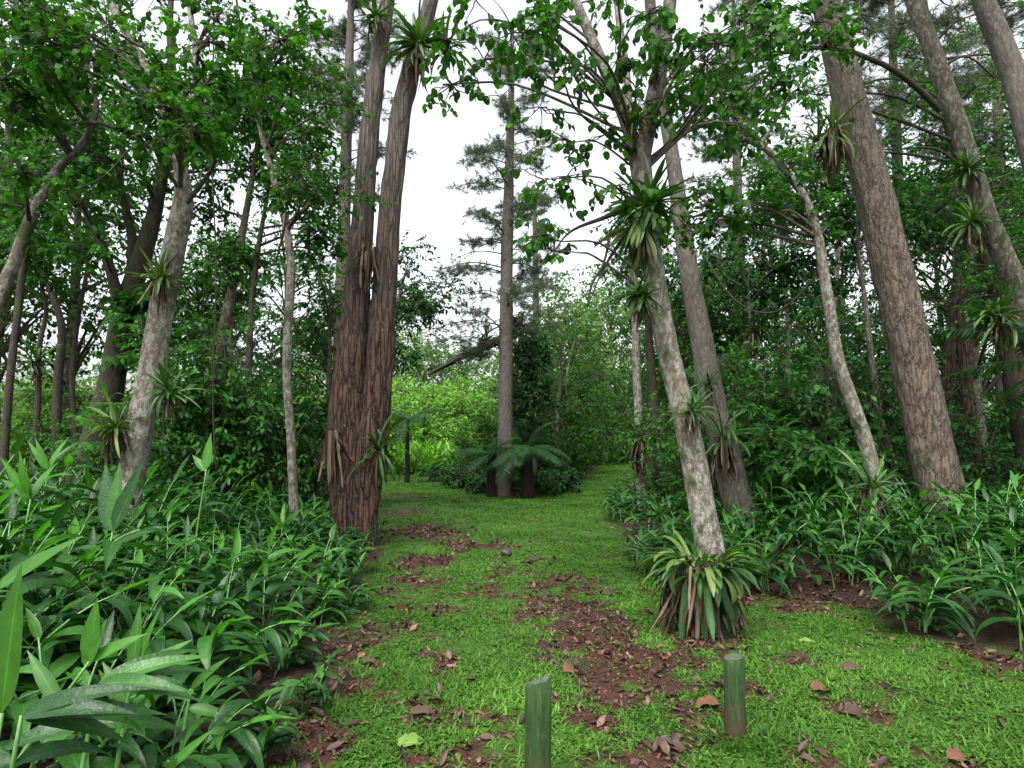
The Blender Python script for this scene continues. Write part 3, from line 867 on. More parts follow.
# 8 grey trunk behind it
make_tree('grey_tree', 'straight grey trunk leaning close behind the forked mottled tree',
          [([(748, 535, 33.4), (735, 490, 29.9), (724, 445, 27.3), (712, 400, 24.6), (702, 340, 22), (692, 290, 19.4), (683, 230, 17.6), (676, 180, 15.8), (668, 130, 14.1), (656, 60, 12.3), (648, -20, 10.6), (640, -120, 7.04)], (9.5, 9.6))],
          'grey_bark', [G([(650, -120, 120, 60, 8.5, 10.5, 8, 36)], L=0.11, W=0.05)], sides=18)

# 9 big brown trunk on the right
make_tree('massive_tree', 'massive straight trunk with rugged pinkish brown bark leaning over the bed',
          [([(953, 545, 46.5), (945, 510, 41.9), (925, 420, 39.1), (908, 340, 38.6), (890, 260, 38.6), (868, 170, 35.5), (852, 110, 32.5), (835, 40, 29.3), (820, -20, 27), (797, -120, 21.6), (775, -220, 15.4), (760, -320, 7.72)], (9.0, 8.8))],
          'brown_bark', [G([(790, -200, 170, 90, 7.5, 10, 9, 40)], L=0.11, W=0.04)], sides=32, rough=0.10, ridges=11)

# 10 leaning mottled sapling with a bent top
make_tree('bent_tree', 'slim pale trunk left of the massive trunk, leaning and arching over at the top',
          [([(882, 560, 17), (876, 500, 15), (868, 450, 14), (851, 400, 13), (838, 360, 12), (828, 300, 11), (818, 240, 10), (805, 200, 9), (790, 175, 8), (770, 152, 7), (740, 136, 6), (708, 123, 5), (685, 118, 4)], (8.0, 7.2))],
          'mottled', [G([(740, 95, 65, 45, 6.6, 7.8, 8, 32), (720, 215, 40, 40, 7, 8, 3, 28), (800, 235, 28, 30, 7.6, 8.4, 3, 22), (770, 190, 40, 30, 6.8, 7.8, 4, 26)], L=0.10, W=0.065, ntw=16, m=7, mat='round', kind='heart')], sides=12)

# 11 two trunks far right
make_tree('forest_tree', 'mottled trunk with an arched dark bough, rightwards of the massive trunk',
          [([(1085, 540, 28.9), (1066, 440, 25.5), (1042, 365, 22.9), (1030, 330, 22.1), (1018, 290, 20.4), (1001, 250, 19.6), (985, 210, 18.7), (968, 155, 18.7), (950, 100, 17.8), (932, 50, 17), (913, 0, 15.3), (890, -70, 11.9), (870, -160, 7.65)], (9.0, 9.0)),
            ([(940, 110, 6.8), (915, 86, 5.95), (890, 68, 5.44), (868, 58, 5.1), (845, 50, 4.76), (815, 48, 4.25), (790, 52, 4.25), (765, 52, 3.4), (748, 36, 2.55)], (9.0, 7.6))],
          'mottled_dark', [G([(900, -120, 120, 60, 8, 10, 7, 40), (790, 30, 50, 25, 7.4, 8.2, 4, 30)], L=0.11, W=0.06)], sides=16, stem_rnd=[0, 1])
make_tree('forest_tree', 'dark shaded trunk standing right behind the mottled trunk with the arched bough',
          [([(1055, 530, 40), (1028, 410, 34), (1014, 340, 30), (1003, 290, 26), (990, 240, 22), (965, 160, 18), (942, 95, 14), (925, 20, 10), (915, -60, 7)], 11.5)],
          'dark_bark', [G([(960, 210, 70, 90, 10.5, 12.8, 11, 38), (1030, 230, 60, 90, 10.5, 12.8, 10, 38), (910, 150, 50, 60, 10.5, 12.5, 5, 36), (960, 70, 80, 70, 10.5, 13, 8, 40), (800, 110, 40, 60, 11, 13, 4, 36)], L=0.11, W=0.05, mat='bush', ntw=18)], sides=14)
make_tree('forest_tree', 'grey brown trunk leaning steeply out of view, furthest right of the big trunks',
          [([(1110, 500, 30.4), (1080, 340, 27.2), (1052, 225, 24.8), (1031, 140, 24), (1015, 80, 22.4), (1000, 40, 21.6), (983, 0, 20), (962, -60, 16), (935, -150, 9.6)], (8.0, 8.2))],
          'grey_bark', [G([(940, -130, 120, 50, 7, 9, 6, 40)], L=0.11, W=0.05)], sides=18)

# 12 slim trunks in the right wood and behind
slimr = [
    ('pale straight trunk with a dark bromeliad skirt at its foot where the path narrows', [(641, 480, 11), (639, 430, 9.35), (637, 380, 8.5), (635, 330, 7.65), (632, 270, 5.95), (628, 200, 3.4)], 15, 'mottled', [(630, 250, 45, 50, 14, 16.5, 9, 30)]),
    ('dark mossy trunk close beside the pale straight trunk where the path narrows', [(660, 492, 12.8), (655, 440, 11), (652, 380, 9.35), (648, 320, 6.8), (650, 250, 4.25)], 15.5, 'dark_bark', [(665, 260, 45, 50, 14.5, 17, 9, 30)]),
    ('whitish thin leaning stem deep in the wood between the grey and the bent trunks', [(776, 430, 4.67), (768, 400, 4.67), (758, 365, 4.25), (752, 335, 3.82), (748, 290, 3.4)], 12, 'mottled', [(750, 250, 50, 50, 11.5, 13, 9, 32), (790, 280, 36, 40, 11.5, 13, 6, 30)]),
    ('dim slim trunk just behind the bent pale trunk', [(900, 500, 8.5), (892, 460, 7.65), (882, 425, 6.8), (873, 370, 5.95), (866, 310, 5.1), (858, 250, 3.4)], 10.5, 'mottled_dark', [(845, 220, 46, 60, 10, 12, 11, 32)]),
    ('reddish dark trunk in the gap just past the massive trunk', [(972, 430, 13.6), (967, 390, 12.8), (965, 350, 11.9), (960, 290, 9.35), (958, 220, 5.95)], 13, 'red_bark', [(950, 210, 50, 50, 12, 14, 8, 30)]),
    ('second reddish trunk tight against the massive trunk, leaning the other way', [(942, 430, 11.9), (948, 390, 11), (950, 350, 10.2), (955, 290, 7.65), (965, 210, 5.1)], 13.5, 'red_bark', [(985, 180, 50, 50, 12, 15, 8, 30)]),
    ('pale slim trunk in the wood between the bent and massive trunks', [(838, 470, 6), (834, 400, 6), (832, 340, 5.5), (836, 280, 5), (842, 200, 4)], 14, 'mottled', [(842, 180, 40, 50, 13, 15, 6, 28)]),
    ('pale slim trunk in the wood close right of the grey trunk', [(790, 460, 5.5), (786, 400, 5.5), (789, 340, 5), (784, 280, 4.5), (780, 220, 3.5)], 15, 'mottled', [(778, 200, 40, 50, 14, 16, 6, 28)]),
    ('thin dim trunk in the wood between the forked tree and the bent trunk, leaning away', [(735, 450, 6), (740, 390, 5.5), (748, 330, 5), (760, 270, 4), (770, 210, 3)], 13, 'mottled_dark', [(772, 190, 30, 40, 12, 14, 4, 26)]),
]
for lab, pts, Y, bk, cr in slimr:
    make_tree('slim_tree', lab, [(pts, Y)], bk, [G(cr, L=0.14, W=0.066, mat='dark')], 'slim trees in the wood right of the path', sides=8)

# 13 tall pines in the opening
base = at(503, 497, 17.7)
root, AP, AR = make_tree('pine_tree', 'tall slender pine with sparse grey green crown on the planted island',
                         [([(503, 497, 17), (505, 430, 15), (506, 350, 14), (507, 250, 12.5), (509, 180, 10), (511, 110, 7.5), (512, 60, 5), (513, 20, 3)], 17.7)], 'grey_bark', [], sides=14)
ax = AP[::3]
pine_part(root, np.array(root.location), ax, 3.6, 13.6, 64, 2.2, 1.2, 0.18, 0.012, 26, 44, 'twig', droop=0.12, tr=0.02, dead=0.12)
root, AP, AR = make_tree('pine_tree', 'distant thin pine rising behind the planted island',
                         [([(537, 420, 8), (536, 320, 7), (535, 240, 5.5), (534, 185, 3)], 36)], 'grey_bark', [], sides=8)
pine_part(root, np.array(root.location), AP[::3], 8, 16, 26, 2.2, 1.0, 0.3, 0.03, 18, 26, 'twig', droop=0.15, tr=0.03)
for lab, pts, Y, z0, nl, ln in [
    ('pine crown with haze put into its needle colour showing just behind the top of the twin trunks', [(338, 470, 17), (342, 300, 14), (346, 150, 11), (350, 40, 8), (352, -60, 4)], 16, 7.5, 34, 2.3),
    ('feathery pine standing between the massive trunk and the mottled boughed trunk', [(905, 470, 17), (902, 330, 15), (898, 180, 11), (893, 60, 8), (890, -60, 4)], 15, 6.5, 44, 2.6),
    ('feathery pine half hidden behind the furthest right trunks', [(1005, 470, 16), (1003, 330, 14), (1000, 180, 11), (996, 60, 8), (990, -60, 4)], 17, 6.5, 44, 2.6),
    ('slim pine showing between the forked tree and the massive trunk', [(745, 480, 13), (742, 330, 11), (738, 200, 9), (735, 90, 7), (733, -20, 3)], 22, 7.5, 40, 2.4)]:
    root, AP, AR = make_tree('pine_tree', lab, [(pts, Y)], 'grey_bark', [], sides=10)
    pine_part(root, np.array(root.location), AP[::3], z0, AP[:, 2].max() - .2, nl + 14, ln, 1.3, 0.20, 0.014, 24, 44, 'twig', droop=0.1, tr=0.02)

# fallen mossy trunk leaning through the island trees
root = thing('leaning_log', 'thick mossy broken trunk slanting through the gap beside the tall pine', 'log', at(432, 372, 21))
tb = MB()
P = np.array([at(428, 375, 20.3), at(452, 362, 20.8), at(478, 350, 21), at(500, 340, 21.2), at(518, 332, 21.4), at(530, 326, 21.5)])
tube(tb, P, [0.03, .08, .11, .14, .15, .14], 12, 60, 0.6)
tube(tb, [P[3], P[3] + np.array([.4, 0, -1.5]), P[3] + np.array([.5, 0, -5.4])], [.14, .17, .2], 8, 14, 0.2)
tube(tb, [P[2], P[2] + np.array([.2, 0, .5]), P[2] + np.array([.9, 0, .9])], [.05, .04, .02], 6, 8, 0.2)
tb.build('trunk', M['dark_bark'], root, root.location)
lb = MB()
spray(lb, None, P[1], 0.4, 12, 6, 0.13, 0.04, 'lance', hang=1.2); spray(lb, None, (P[1] + P[2]) / 2, 0.35, 12, 6, 0.13, 0.03, 'lance', hang=1.5); spray(lb, None, P[2], 0.5, 14, 6, 0.14, 0.04, 'lance', hang=.8); spray(lb, None, P[4], 0.5, 16, 6, 0.14, 0.05, 'lance', hang=.8)
lb.build('foliage', M['dark'], root, root.location)


# ------------------------------------------------------------------ understory shrubs and background trees
def shrub_proto(name, label, cat, h, w, nst, nblob, ntw, m, L, W, mat, kind='oval', group=None, low=0.15, bark='twig', **kw):
    root = thing(name, label, cat, (0, 0, 0), group)
    lb = MB(); tb = MB()
    tips = []
    for k in range(nst):
        a = R.rand() * 2 * PI; rr = w * 0.5 * R.uniform(.15, .8)
        top = np.array([math.cos(a) * rr, math.sin(a) * rr, h * R.uniform(.55, .95)])
        b0 = np.array([math.cos(a), math.sin(a), 0]) * 0.08
        md = np.array([top[0] * .4, top[1] * .4, top[2] * .55]) + R.normal(size=3) * 0.08
        tube(tb, [b0 - np.array([0, 0, .1]), md, top], [0.012 * h + .004, 0.009 * h + .003, .004], 5, 10, 0.1)
        tips.append((b0, md, top))
    for k in range(nblob):
        b0, md, top = tips[k % nst]
        t = R.uniform(low, 1)
        c = b0 * (1 - t) ** 2 + 2 * md * t * (1 - t) + top * t * t
        c = c + R.normal(size=3) * np.array([w * .17, w * .17, h * .05])
        c[2] = max(c[2], 0.12 * h)
        spray(lb, tb, c, w * R.uniform(.16, .28), int(ntw * R.uniform(.7, 1.3)), m, L, W, kind, kw.get('S', 2), kw.get('mid', False), kw.get('droop', .6), kw.get('hang', .35), .8, 0.004)
    return root, [lb.build('foliage', M[mat], root), tb.build('stems', M[bark], root)]


def tree_proto(name, label, h, w, nblob, ntw, m, L, W, mat, bark, group=None, low=0.35, kind='oval', tw=True):
    root = thing(name, label, 'tree', (0, 0, 0), group)
    lb = MB(); tb = MB()
    ang = R.rand() * 6
    P = np.array([[0, 0, -.2], [0.02 * h * math.cos(ang), 0.02 * h * math.sin(ang), h * .3], [R.normal() * .03 * h, R.normal() * .03 * h, h * .62], [R.normal() * .05 * h, R.normal() * .05 * h, h * .96]])
    tube(tb, P, [.014 * h + .02, .011 * h + .015, .007 * h + .01, .006], 8, 30, 0.12, rnd=0.0)
    A = smooth_path(P, 40)
    for k in range(nblob):
        f = R.uniform(low, 1.0)
        c0 = A[int(f * 39)]
        wid = w * 0.5 * (1.0 - 0.55 * abs(f - 0.6) / 0.5) * R.rand() ** 0.6
        a = R.rand() * 2 * PI
        c = c0 + np.array([math.cos(a) * wid, math.sin(a) * wid, R.normal() * .04 * h + .1 * wid])
        s_ = A[max(0, int((f - .12) * 39))]
        tube(tb, [s_, (s_ + c) / 2 + np.array([0, 0, .08 * wid]), c], [.005 * h, .003 * h, .004], 4, 7)
        spray(lb, tb if tw else None, c, w * R.uniform(.14, .24), int(ntw * R.uniform(.7, 1.3)), m, L, W, kind, 2, False, .6, .3, .7, 0.006)
    return root, [lb.build('crown', M[mat], root), tb.build('trunk', M[bark], root)]


def place(protos, spots, labels=None, group=None):
    """first use of a prototype moves it, later uses copy it"""
    for k, (x, y, rot, sc, pi) in enumerate(spots):
        root, kids = protos[pi]
        loc = (x, y, gz(x, y) - 0.02)
        if not root.get('used'):
            root['used'] = 1
            root.location = loc; root.rotation_euler = (0, 0, rot); root.scale = (sc, sc, sc)
        else:
            copy_thing(root, kids, loc, rot, sc)


def hide_unused(protos):
    for root, kids in protos:
        if not root.get('used'):
            for k in kids: bpy.data.objects.remove(k)
            bpy.data.objects.remove(root)
        else:
            del root['used']
            for k in kids: pass


def strip():
    for o in scene.objects:
        if 'used' in o: del o['used']


ALLP = []


def rnd_spots(n, px0, px1, Y0, Y1, s0, s1, pis, avoid=True):
    out = []
    tries = 0
    while len(out) < n and tries < n * 30:
        tries += 1
        Y = R.uniform(Y0, Y1); px = R.uniform(px0, px1)
        x = gx(px, Y)
        if avoid and float(lawn(np.array([x]), np.array([Y]))[0]) > -1.5: continue
        out.append((x, Y, R.rand() * 6.28, R.uniform(s0, s1), pis[R.randint(len(pis))]))
    return out


gl = 'shrubs in the dark wood left of the path'
SL = [shrub_proto('shrub', 'dense dark green shrub in the shaded wood behind the ginger bed', 'shrub', 3.0, 2.4, 6, 26, 15, 8, 0.14, 0.06, mt, group=gl) for mt in ('dark', 'bush', 'dark')]
spots = rnd_spots(16, 190, 335, 10.5, 16, .8, 1.25, [0, 1, 2]) + rnd_spots(9, -140, 190, 13, 18, .55, .8, [0, 1, 2]) + rnd_spots(6, 60, 200, 10.5, 13, .45, .65, [0, 1, 2])
place(SL, spots)
gr_ = 'shrubs in the dark wood right of the path'
SR = [shrub_proto('shrub', 'dense dark green shrub in the wood behind the forked and massive trunks', 'shrub', 3.2, 2.6, 6, 26, 15, 8, 0.14, 0.058, mt, group=gr_) for mt in ('dark', 'bush', 'dark')]
spots = rnd_spots(20, 690, 910, 10.5, 17, .75, 1.2, [0, 1, 2]) + rnd_spots(10, 900, 1180, 10.5, 17, .6, 1.0, [0, 1, 2]) + rnd_spots(7, 660, 730, 13.5, 22, .6, .85, [0, 1, 2])
place(SR, spots)
gb = 'sunlit pale shrubs beyond the trunks at the far left'
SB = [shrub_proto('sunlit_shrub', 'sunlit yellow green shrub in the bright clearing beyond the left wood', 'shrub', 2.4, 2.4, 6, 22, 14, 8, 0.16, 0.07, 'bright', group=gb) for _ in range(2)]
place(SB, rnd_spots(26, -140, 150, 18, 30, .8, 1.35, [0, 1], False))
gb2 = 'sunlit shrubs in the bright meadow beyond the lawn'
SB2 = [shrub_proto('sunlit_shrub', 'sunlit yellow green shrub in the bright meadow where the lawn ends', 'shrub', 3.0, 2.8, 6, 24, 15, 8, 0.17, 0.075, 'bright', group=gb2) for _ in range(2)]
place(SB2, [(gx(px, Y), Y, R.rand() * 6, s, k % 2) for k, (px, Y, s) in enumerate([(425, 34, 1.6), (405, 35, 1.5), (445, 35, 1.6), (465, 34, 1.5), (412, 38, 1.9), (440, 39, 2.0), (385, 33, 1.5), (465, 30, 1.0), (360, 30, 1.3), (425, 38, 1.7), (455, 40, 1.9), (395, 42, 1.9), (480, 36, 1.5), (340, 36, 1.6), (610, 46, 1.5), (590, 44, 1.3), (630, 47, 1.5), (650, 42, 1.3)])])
gi = 'shrubs on the planted island'
SI = [shrub_proto('island_shrub', 'leafy mid green shrub on the planted island around the tall pine', 'shrub', 2.6, 2.2, 6, 26, 15, 8, 0.15, 0.065, mt, group=gi) for mt in ('canopy', 'dark', 'canopy')]
place(SI, [(gx(px, Y), Y, R.rand() * 6, s, k % 3) for k, (px, Y, s) in enumerate([(550, 20.8, .75), (540, 22, 1.1), (556, 24.5, 1.15), (570, 28, 1.2), (545, 26, 1.6), (520, 23, 1.1), (490, 24, 1.0), (578, 33, 1.4), (560, 30, 1.8), (470, 25, .7), (530, 19.8, .75), (515, 20, .6), (586, 38, 1.4), (556, 22.5, .8)])])
# low pale-leaved shrubs along the lawn edge of the island
ge = 'low shrubs edging the lawn below the tall pine'
SE = [shrub_proto('low_shrub', 'low shrub with broad pale green leaves edging the lawn by the tall pine', 'shrub', 0.9, 1.2, 6, 16, 9, 6, 0.2, 0.085, mt, 'lance', ge, S=3) for mt in ('bush', 'fern')]
place(SE, [(gx(px, Y), Y, R.rand() * 6, s, k % 2) for k, (px, Y, s) in enumerate([(478, 19.4, .7), (463, 20.4, .75), (448, 21.3, .5), (438, 23.6, .5), (424, 26, .5), (470, 22, .85), (452, 24.5, .5), (436, 27, .5), (488, 18.7, .5), (548, 18.6, .7), (556, 19.6, .6), (563, 21, .6), (548, 18.1, .4), (572, 24, .6), (551, 18.0, .6), (562, 18.7, .8), (541, 18.9, .85), (478, 18.4, .5), (508, 18.6, .6)])])

# vine-hung dark column right of the pine
root, kids = shrub_proto('vine_column', 'dark blue green vine mass hanging in a column against the tall pine', 'climbing plant', 6.4, 1.5, 5, 54, 18, 9, 0.13, 0.06, 'dark', low=0.35)
root.location = (gx(532, 18.6), 18.6, gz(gx(532, 18.6), 18.6))

# background trees
TL = [tree_proto('background_tree', 'broadleaf tree among many alike in the wood left of the path', h, w, 26, 16, 8, 0.19, 0.09, mt, 'mottled_dark', 'trees of the wood left of the path', lo) for h, w, mt, lo in ((8.5, 4.2, 'bush', .3), (10, 4.8, 'canopy', .35), (7, 3.8, 'canopy', .25))]
place(TL, rnd_spots(7, 110, 330, 15, 26, .75, 1.1, [0, 1, 2]) + rnd_spots(4, -140, 60, 14, 20, 1.1, 1.3, [1]) + [(gx(335, 14.5), 14.5, 1, .85, 2)])
TR = [tree_proto('background_tree', 'broadleaf tree among many alike in the wood right of the path', h, w, 26, 16, 8, 0.19, 0.085, mt, 'mottled_dark', 'trees of the wood right of the path', lo) for h, w, mt, lo in ((8.5, 4.2, 'dark', .3), (10, 4.8, 'bush', .35), (7, 3.8, 'bush', .25))]
place(TR, rnd_spots(16, 680, 930, 14, 26, .7, 1.0, [0, 1, 2]) + rnd_spots(10, 920, 1200, 13, 24, .85, 1.15, [0, 1, 2]))
TC = [tree_proto('island_tree', 'leafy tree standing in the thick of the planted island', h, w, 26, 18, 8, 0.17, 0.085, mt, 'mottled_dark', 'leafy trees of the planted island', .12) for h, w, mt in ((7.0, 4.4, 'canopy'), (6.4, 4.0, 'canopy'))]
place(TC, [(gx(px, Y), Y, R.rand() * 6, s, k % 2) for k, (px, Y, s) in enumerate([(560, 23, .8), (572, 28, 1.0), (580, 36, 1.2), (560, 33, 1.2), (540, 29, 1.0)])])
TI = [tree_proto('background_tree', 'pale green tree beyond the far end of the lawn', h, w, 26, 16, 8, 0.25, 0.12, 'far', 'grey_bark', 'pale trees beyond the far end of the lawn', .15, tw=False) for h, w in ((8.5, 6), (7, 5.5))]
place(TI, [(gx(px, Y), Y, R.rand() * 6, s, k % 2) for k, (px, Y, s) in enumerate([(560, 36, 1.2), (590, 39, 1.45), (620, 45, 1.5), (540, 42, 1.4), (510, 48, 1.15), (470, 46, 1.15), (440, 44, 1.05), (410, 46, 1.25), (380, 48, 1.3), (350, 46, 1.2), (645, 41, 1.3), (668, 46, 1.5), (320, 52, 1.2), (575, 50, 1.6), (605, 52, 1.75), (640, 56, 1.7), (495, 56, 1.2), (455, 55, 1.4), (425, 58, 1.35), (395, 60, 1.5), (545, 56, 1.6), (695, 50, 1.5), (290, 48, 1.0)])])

# far wood as one mass
lb = MB()
n = 420
for k in range(n):
    px = R.uniform(-500, 1500); Y = R.uniform(60, 90)
    h = R.uniform(0.3, 7.5)
    c = np.array([gx(px, Y), Y, h])
    spray(lb, None, c, 2.6, 26, 7, 0.6, 0.3, 'oval', 2, False, .6, .3)
for k in range(170):
    sx = -1 if k % 2 else 1
    c = np.array([sx * R.uniform(32, 60), R.uniform(0, 60), R.uniform(.3, 7)])
    spray(lb, None, c, 2.4, 22, 7, 0.55, 0.28, 'oval', 2, False, .6, .3)
for k in range(150):
    px = R.uniform(-250, 260); Y = R.uniform(42, 60)
    c = np.array([gx(px, Y), Y, R.uniform(0.3, 5.5)])
    spray(lb, None, c, 2.2, 26, 7, 0.42, 0.22, 'oval', 2, False, .6, .3)
tag(lb.build('distant_wood', M['far']), 'wood with haze put into its pale leaf colour closing the view behind everything', kind='stuff')

# ground cover of the woods
mb = MB()
n = 26000
x = R.uniform(-22, 24, n); y = R.uniform(6, 32, n)
k = (lawn(x, y) < -0.3) & (np.abs(x) < y * 1.0 + 2)
x, y = x[k], y[k]; n = len(x)
z = height(x, y) + R.rand(n) ** 2 * 0.55
az = R.rand(n) * 2 * PI
L = R.uniform(.1, .26, n)
leaves(mb, np.stack([x, y, z], 1), np.stack([np.cos(az), np.sin(az), R.uniform(-.1, .9, n)], 1), np.array([0, 0, 1.0]), L, L * R.uniform(.25, .5, n), 'lance', 3, False, R.uniform(.4, 1.4, n))
tag(mb.build('ground_cover', M['bush']), 'low leafy ground cover under the trees', kind='stuff')

# ------------------------------------------------------------------ ginger beds
def cane_leaves(cb, lb, yb, base, az, H, lean, leafL, leafW, nl, erect_top=True):
    """one leaning cane with two ranks of long leaves"""
    s = np.linspace(0, 1, 9)
    ang = 0.12 + lean * s ** 1.2
    d = np.stack([np.sin(ang) * math.cos(az), np.sin(ang) * math.sin(az), np.cos(ang)], 1)
    P = base + np.vstack([[0, 0, 0], np.cumsum(0.5 * (d[1:] + d[:-1]), 0) * H / 8])
    tube(cb, P, np.linspace(0.009, 0.004, 9), 5, 9)
    t = np.linspace(0.22, 0.98, nl) + R.normal(size=nl) * .015
    side = np.array([-math.sin(az), math.cos(az), 0.0])
    for k in range(nl):
        f = min(max(t[k], 0), 1) * 8; i = min(int(f), 7); u = f - i
        p = P[i] * (1 - u) + P[i + 1] * u; dd = unit(d[i] * (1 - u) + d[i + 1] * u)
        sg = 1 if k % 2 else -1
        top = (k >= nl - 1)
        D = dd * (0.75 if not top else 1.4) + side * sg * (0.85 if not top else 0.15) + R.normal(size=3) * 0.16
        N = unit(np.cross(np.cross(D, np.array([0, 0, 1.0])), D)) + R.normal(size=3) * 0.22
        sz = (0.65 + 0.45 * math.sin(PI * min(1, t[k] * 1.05))) * R.uniform(.85, 1.15)
        b = yb if (top and yb is not None and R.rand() < .35) else lb
        leaves(b, p, D, N, leafL * sz, leafW * sz, 'lance', 7, True, R.uniform(0.8, 2.0) if not top else R.uniform(.1, .5), 0.22, None, 0.03)


def ginger_proto(label, group, ncane, H, leafL, leafW, spread=0.22, nl=10, lean=(0.3, 1.0), name='ginger_plant'):
    root = thing(name, label, 'plant', (0, 0, 0), group)
    lb, yb = MB(), MB()
    cbs = [MB() for _ in range(ncane)]
    for k in range(ncane):
        cb = cbs[k]
        a = R.rand() * 2 * PI
        b = np.array([math.cos(a), math.sin(a), 0]) * spread * R.rand() ** .5 - np.array([0, 0, .03])
        cane_leaves(cb, lb, yb, b, a + R.normal() * .6, H * R.uniform(.7, 1.15), R.uniform(*lean), leafL, leafW, int(nl * R.uniform(.8, 1.2)))
    kids = [lb.build('foliage', M['ginger'], root)] + [cb.build('cane', M['cane'], root) for cb in cbs]
    if yb.n: kids.append(yb.build('young_leaves', M['ginger_young'], root))
    return root, kids


def bed_spots(poly, step, hfun, protos_n, jitter=0.4):
    x0, x1, y0, y1 = poly
    out = []
    y = y0
    while y < y1:
        st = step * (1 + 0.075 * max(0, y - 3.5))
        x = x0
        while x < x1:
            xx = x + R.uniform(-jitter, jitter) * st; yy = y + R.uniform(-jitter, jitter) * st
            sc = hfun(xx, yy)
            if sc > 0:
                out.append((xx, yy, R.rand() * 6.28, *(lambda v: (v * R.uniform(.75, 1.2), R.randint(protos_n)) if v > .72 else (min(1.1, v * 1.55) * R.uniform(.85, 1.15), protos_n + R.randint(3)))(sc)))
            x += st
        y += st * 0.9
    return out


def hl(x, y):
    e = np.interp(y, XL[:, 0], XL[:, 1]) - 0.22
    d = e - x
    if d < -0.28 or y < 1.8: return 0
    if y < 2.3 and d < 0.9: return 0 if d < 0.2 else .5
    if x < -(0.82 * y + 1.2): return 0
    if (x + 1.86) ** 2 + ((y - 9.3)) ** 2 < .35 and y < 9.3: return .3
    return float(np.interp(d, [-.28, 0, .25, .8, 1.8, 3], [.26, .46, .6, .8, 1.0, 1.2])) * float(np.interp(y, [2, 3.5, 7, 9, 12], [.82, 1.0, .95, .8, .75]))


gl_ = 'ginger plants of the bed left of the path'
PL = [ginger_proto('glossy dark green ginger clump in the crowded bed left of the path', gl_, nc, 1.0, L_, W_, nl=10, lean=(.35, 1.25)) for nc, L_, W_ in ((5, .38, .092), (6, .33, .084), (5, .40, .10), (6, .34, .09), (7, .36, .08))]
PL += [ginger_proto('glossy dark green ginger clump in the crowded bed left of the path', gl_, nc, H_, L_, W_, .16, 8, (.4, 1.3)) for nc, H_, L_, W_ in ((5, .62, .34, .082), (4, .55, .32, .088), (5, .58, .36, .078))]
spl = bed_spots((-11, -0.9, 1.75, 12.5), 0.47, hl, 5)
place(PL, spl)


def hr(x, y):
    d = x - np.interp(y, XR[:, 0], XR[:, 1]) + (0.08 if y > 7 else 0.0)
    if y < 4.2 or d < 0: return 0
    if x > 0.86 * y + 0.8: return 0
    return float(np.interp(d, [0, .3, 1, 2.5], [.52, .66, .82, .95])) * float(np.interp(y, [4, 6, 9, 14, 20], [1.15, 1.0, .9, 1.0, 1.0]))


gr2 = 'ginger plants of the bed right of the path'
PR = [ginger_proto('glossy green ginger clump in the bed right of the path below the big trunks', gr2, nc, 0.95, L_, W_, nl=10, lean=(.35, 1.2)) for nc, L_, W_ in ((5, .34, .086), (6, .31, .078), (5, .38, .094), (6, .33, .082))]
PR += [ginger_proto('glossy green ginger clump in the bed right of the path below the big trunks', gr2, nc, H_, L_, W_, .16, 8, (.4, 1.3)) for nc, H_, L_, W_ in ((5, .62, .34, .08), (4, .58, .33, .086), (6, .6, .36, .076))]
spr = bed_spots((1.5, 14, 4.2, 20), 0.53, hr, 4)
place(PR, spr)
print('ginger', len(spl), len(spr))

# bright meadow of tall ginger beyond the lawn
gm = 'bright ginger plants filling the meadow beyond the lawn'


def meadow_proto():
    root = thing('meadow_plant', 'bright yellow green tall plant filling the sunlit strip beyond the lawn', 'plant', (0, 0, 0), gm)
    lb = MB()
    n = 150
    a = R.rand(n) * 2 * PI; rr = R.rand(n) ** .5 * 0.9
    P = np.stack([np.cos(a) * rr, np.sin(a) * rr, R.uniform(.0, .8, n)], 1)
    leaves(lb, P, np.stack([np.cos(a * 3), np.sin(a * 3), R.uniform(.6, 2.5, n)], 1), np.array([0, 0, 1.0]) + R.normal(size=(n, 3)) * .3, R.uniform(.35, .65, n), R.uniform(.06, .1, n), 'lance', 4, False, R.uniform(.2, 1, n))
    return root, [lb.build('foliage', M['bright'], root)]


PM = [meadow_proto() for _ in range(2)]
place(PM, [(gx(px, Y), Y, R.rand() * 6, R.uniform(1.0, 1.3), R.randint(2)) for Y in np.arange(28, 33.5, 1.3) for px in np.arange(335, 480, 23) + R.uniform(-8, 8) if float(in_island(np.array([gx(px, Y)]), np.array([Y]))[0]) < 0.9 or px < 470][:44])
place(PM, [(gx(px, Y), Y, R.rand() * 6, R.uniform(.7, 1.0), R.randint(2)) for Y in (42.5, 44, 46) for px in (570, 592, 612, 634, 655)])


# young bright shoots and broad leaves standing out in the left bed
def shoot(name, label, x, y, stem, az, lean, specs, mat, group=None, H=None):
    """specs: (t along the stem, side azimuth, elevation, L, W, droop)"""
    z = gz(x, y)
    root = thing(name, label, 'plant', (x, y, z), group)
    cb, lb = MB(), MB()
    d = np.array([math.cos(az) * math.sin(lean), math.sin(az) * math.sin(lean), math.cos(lean)])
    b = np.array([x, y, z - .03])
    tube(cb, [b, b + d * stem * .5 + np.array([0, 0, .02]), b + d * stem], [.011, .009, .005], 6, 8)
    for (t, sa, el, L_, W_, dr) in specs:
        p = b + d * stem * t
        D = np.array([math.cos(sa) * math.cos(el), math.sin(sa) * math.cos(el), math.sin(el)])
        N = np.cross(np.cross(D, np.array([0, -0.75, .8])), D) if True else 0
        leaves(lb, p, D, N, L_, W_, 'lance', 10, True, dr, .16, None, .015)
    root_k = [lb.build('foliage', M[mat], root, (x, y, z)), cb.build('cane', M['cane'], root, (x, y, z))]
    return root


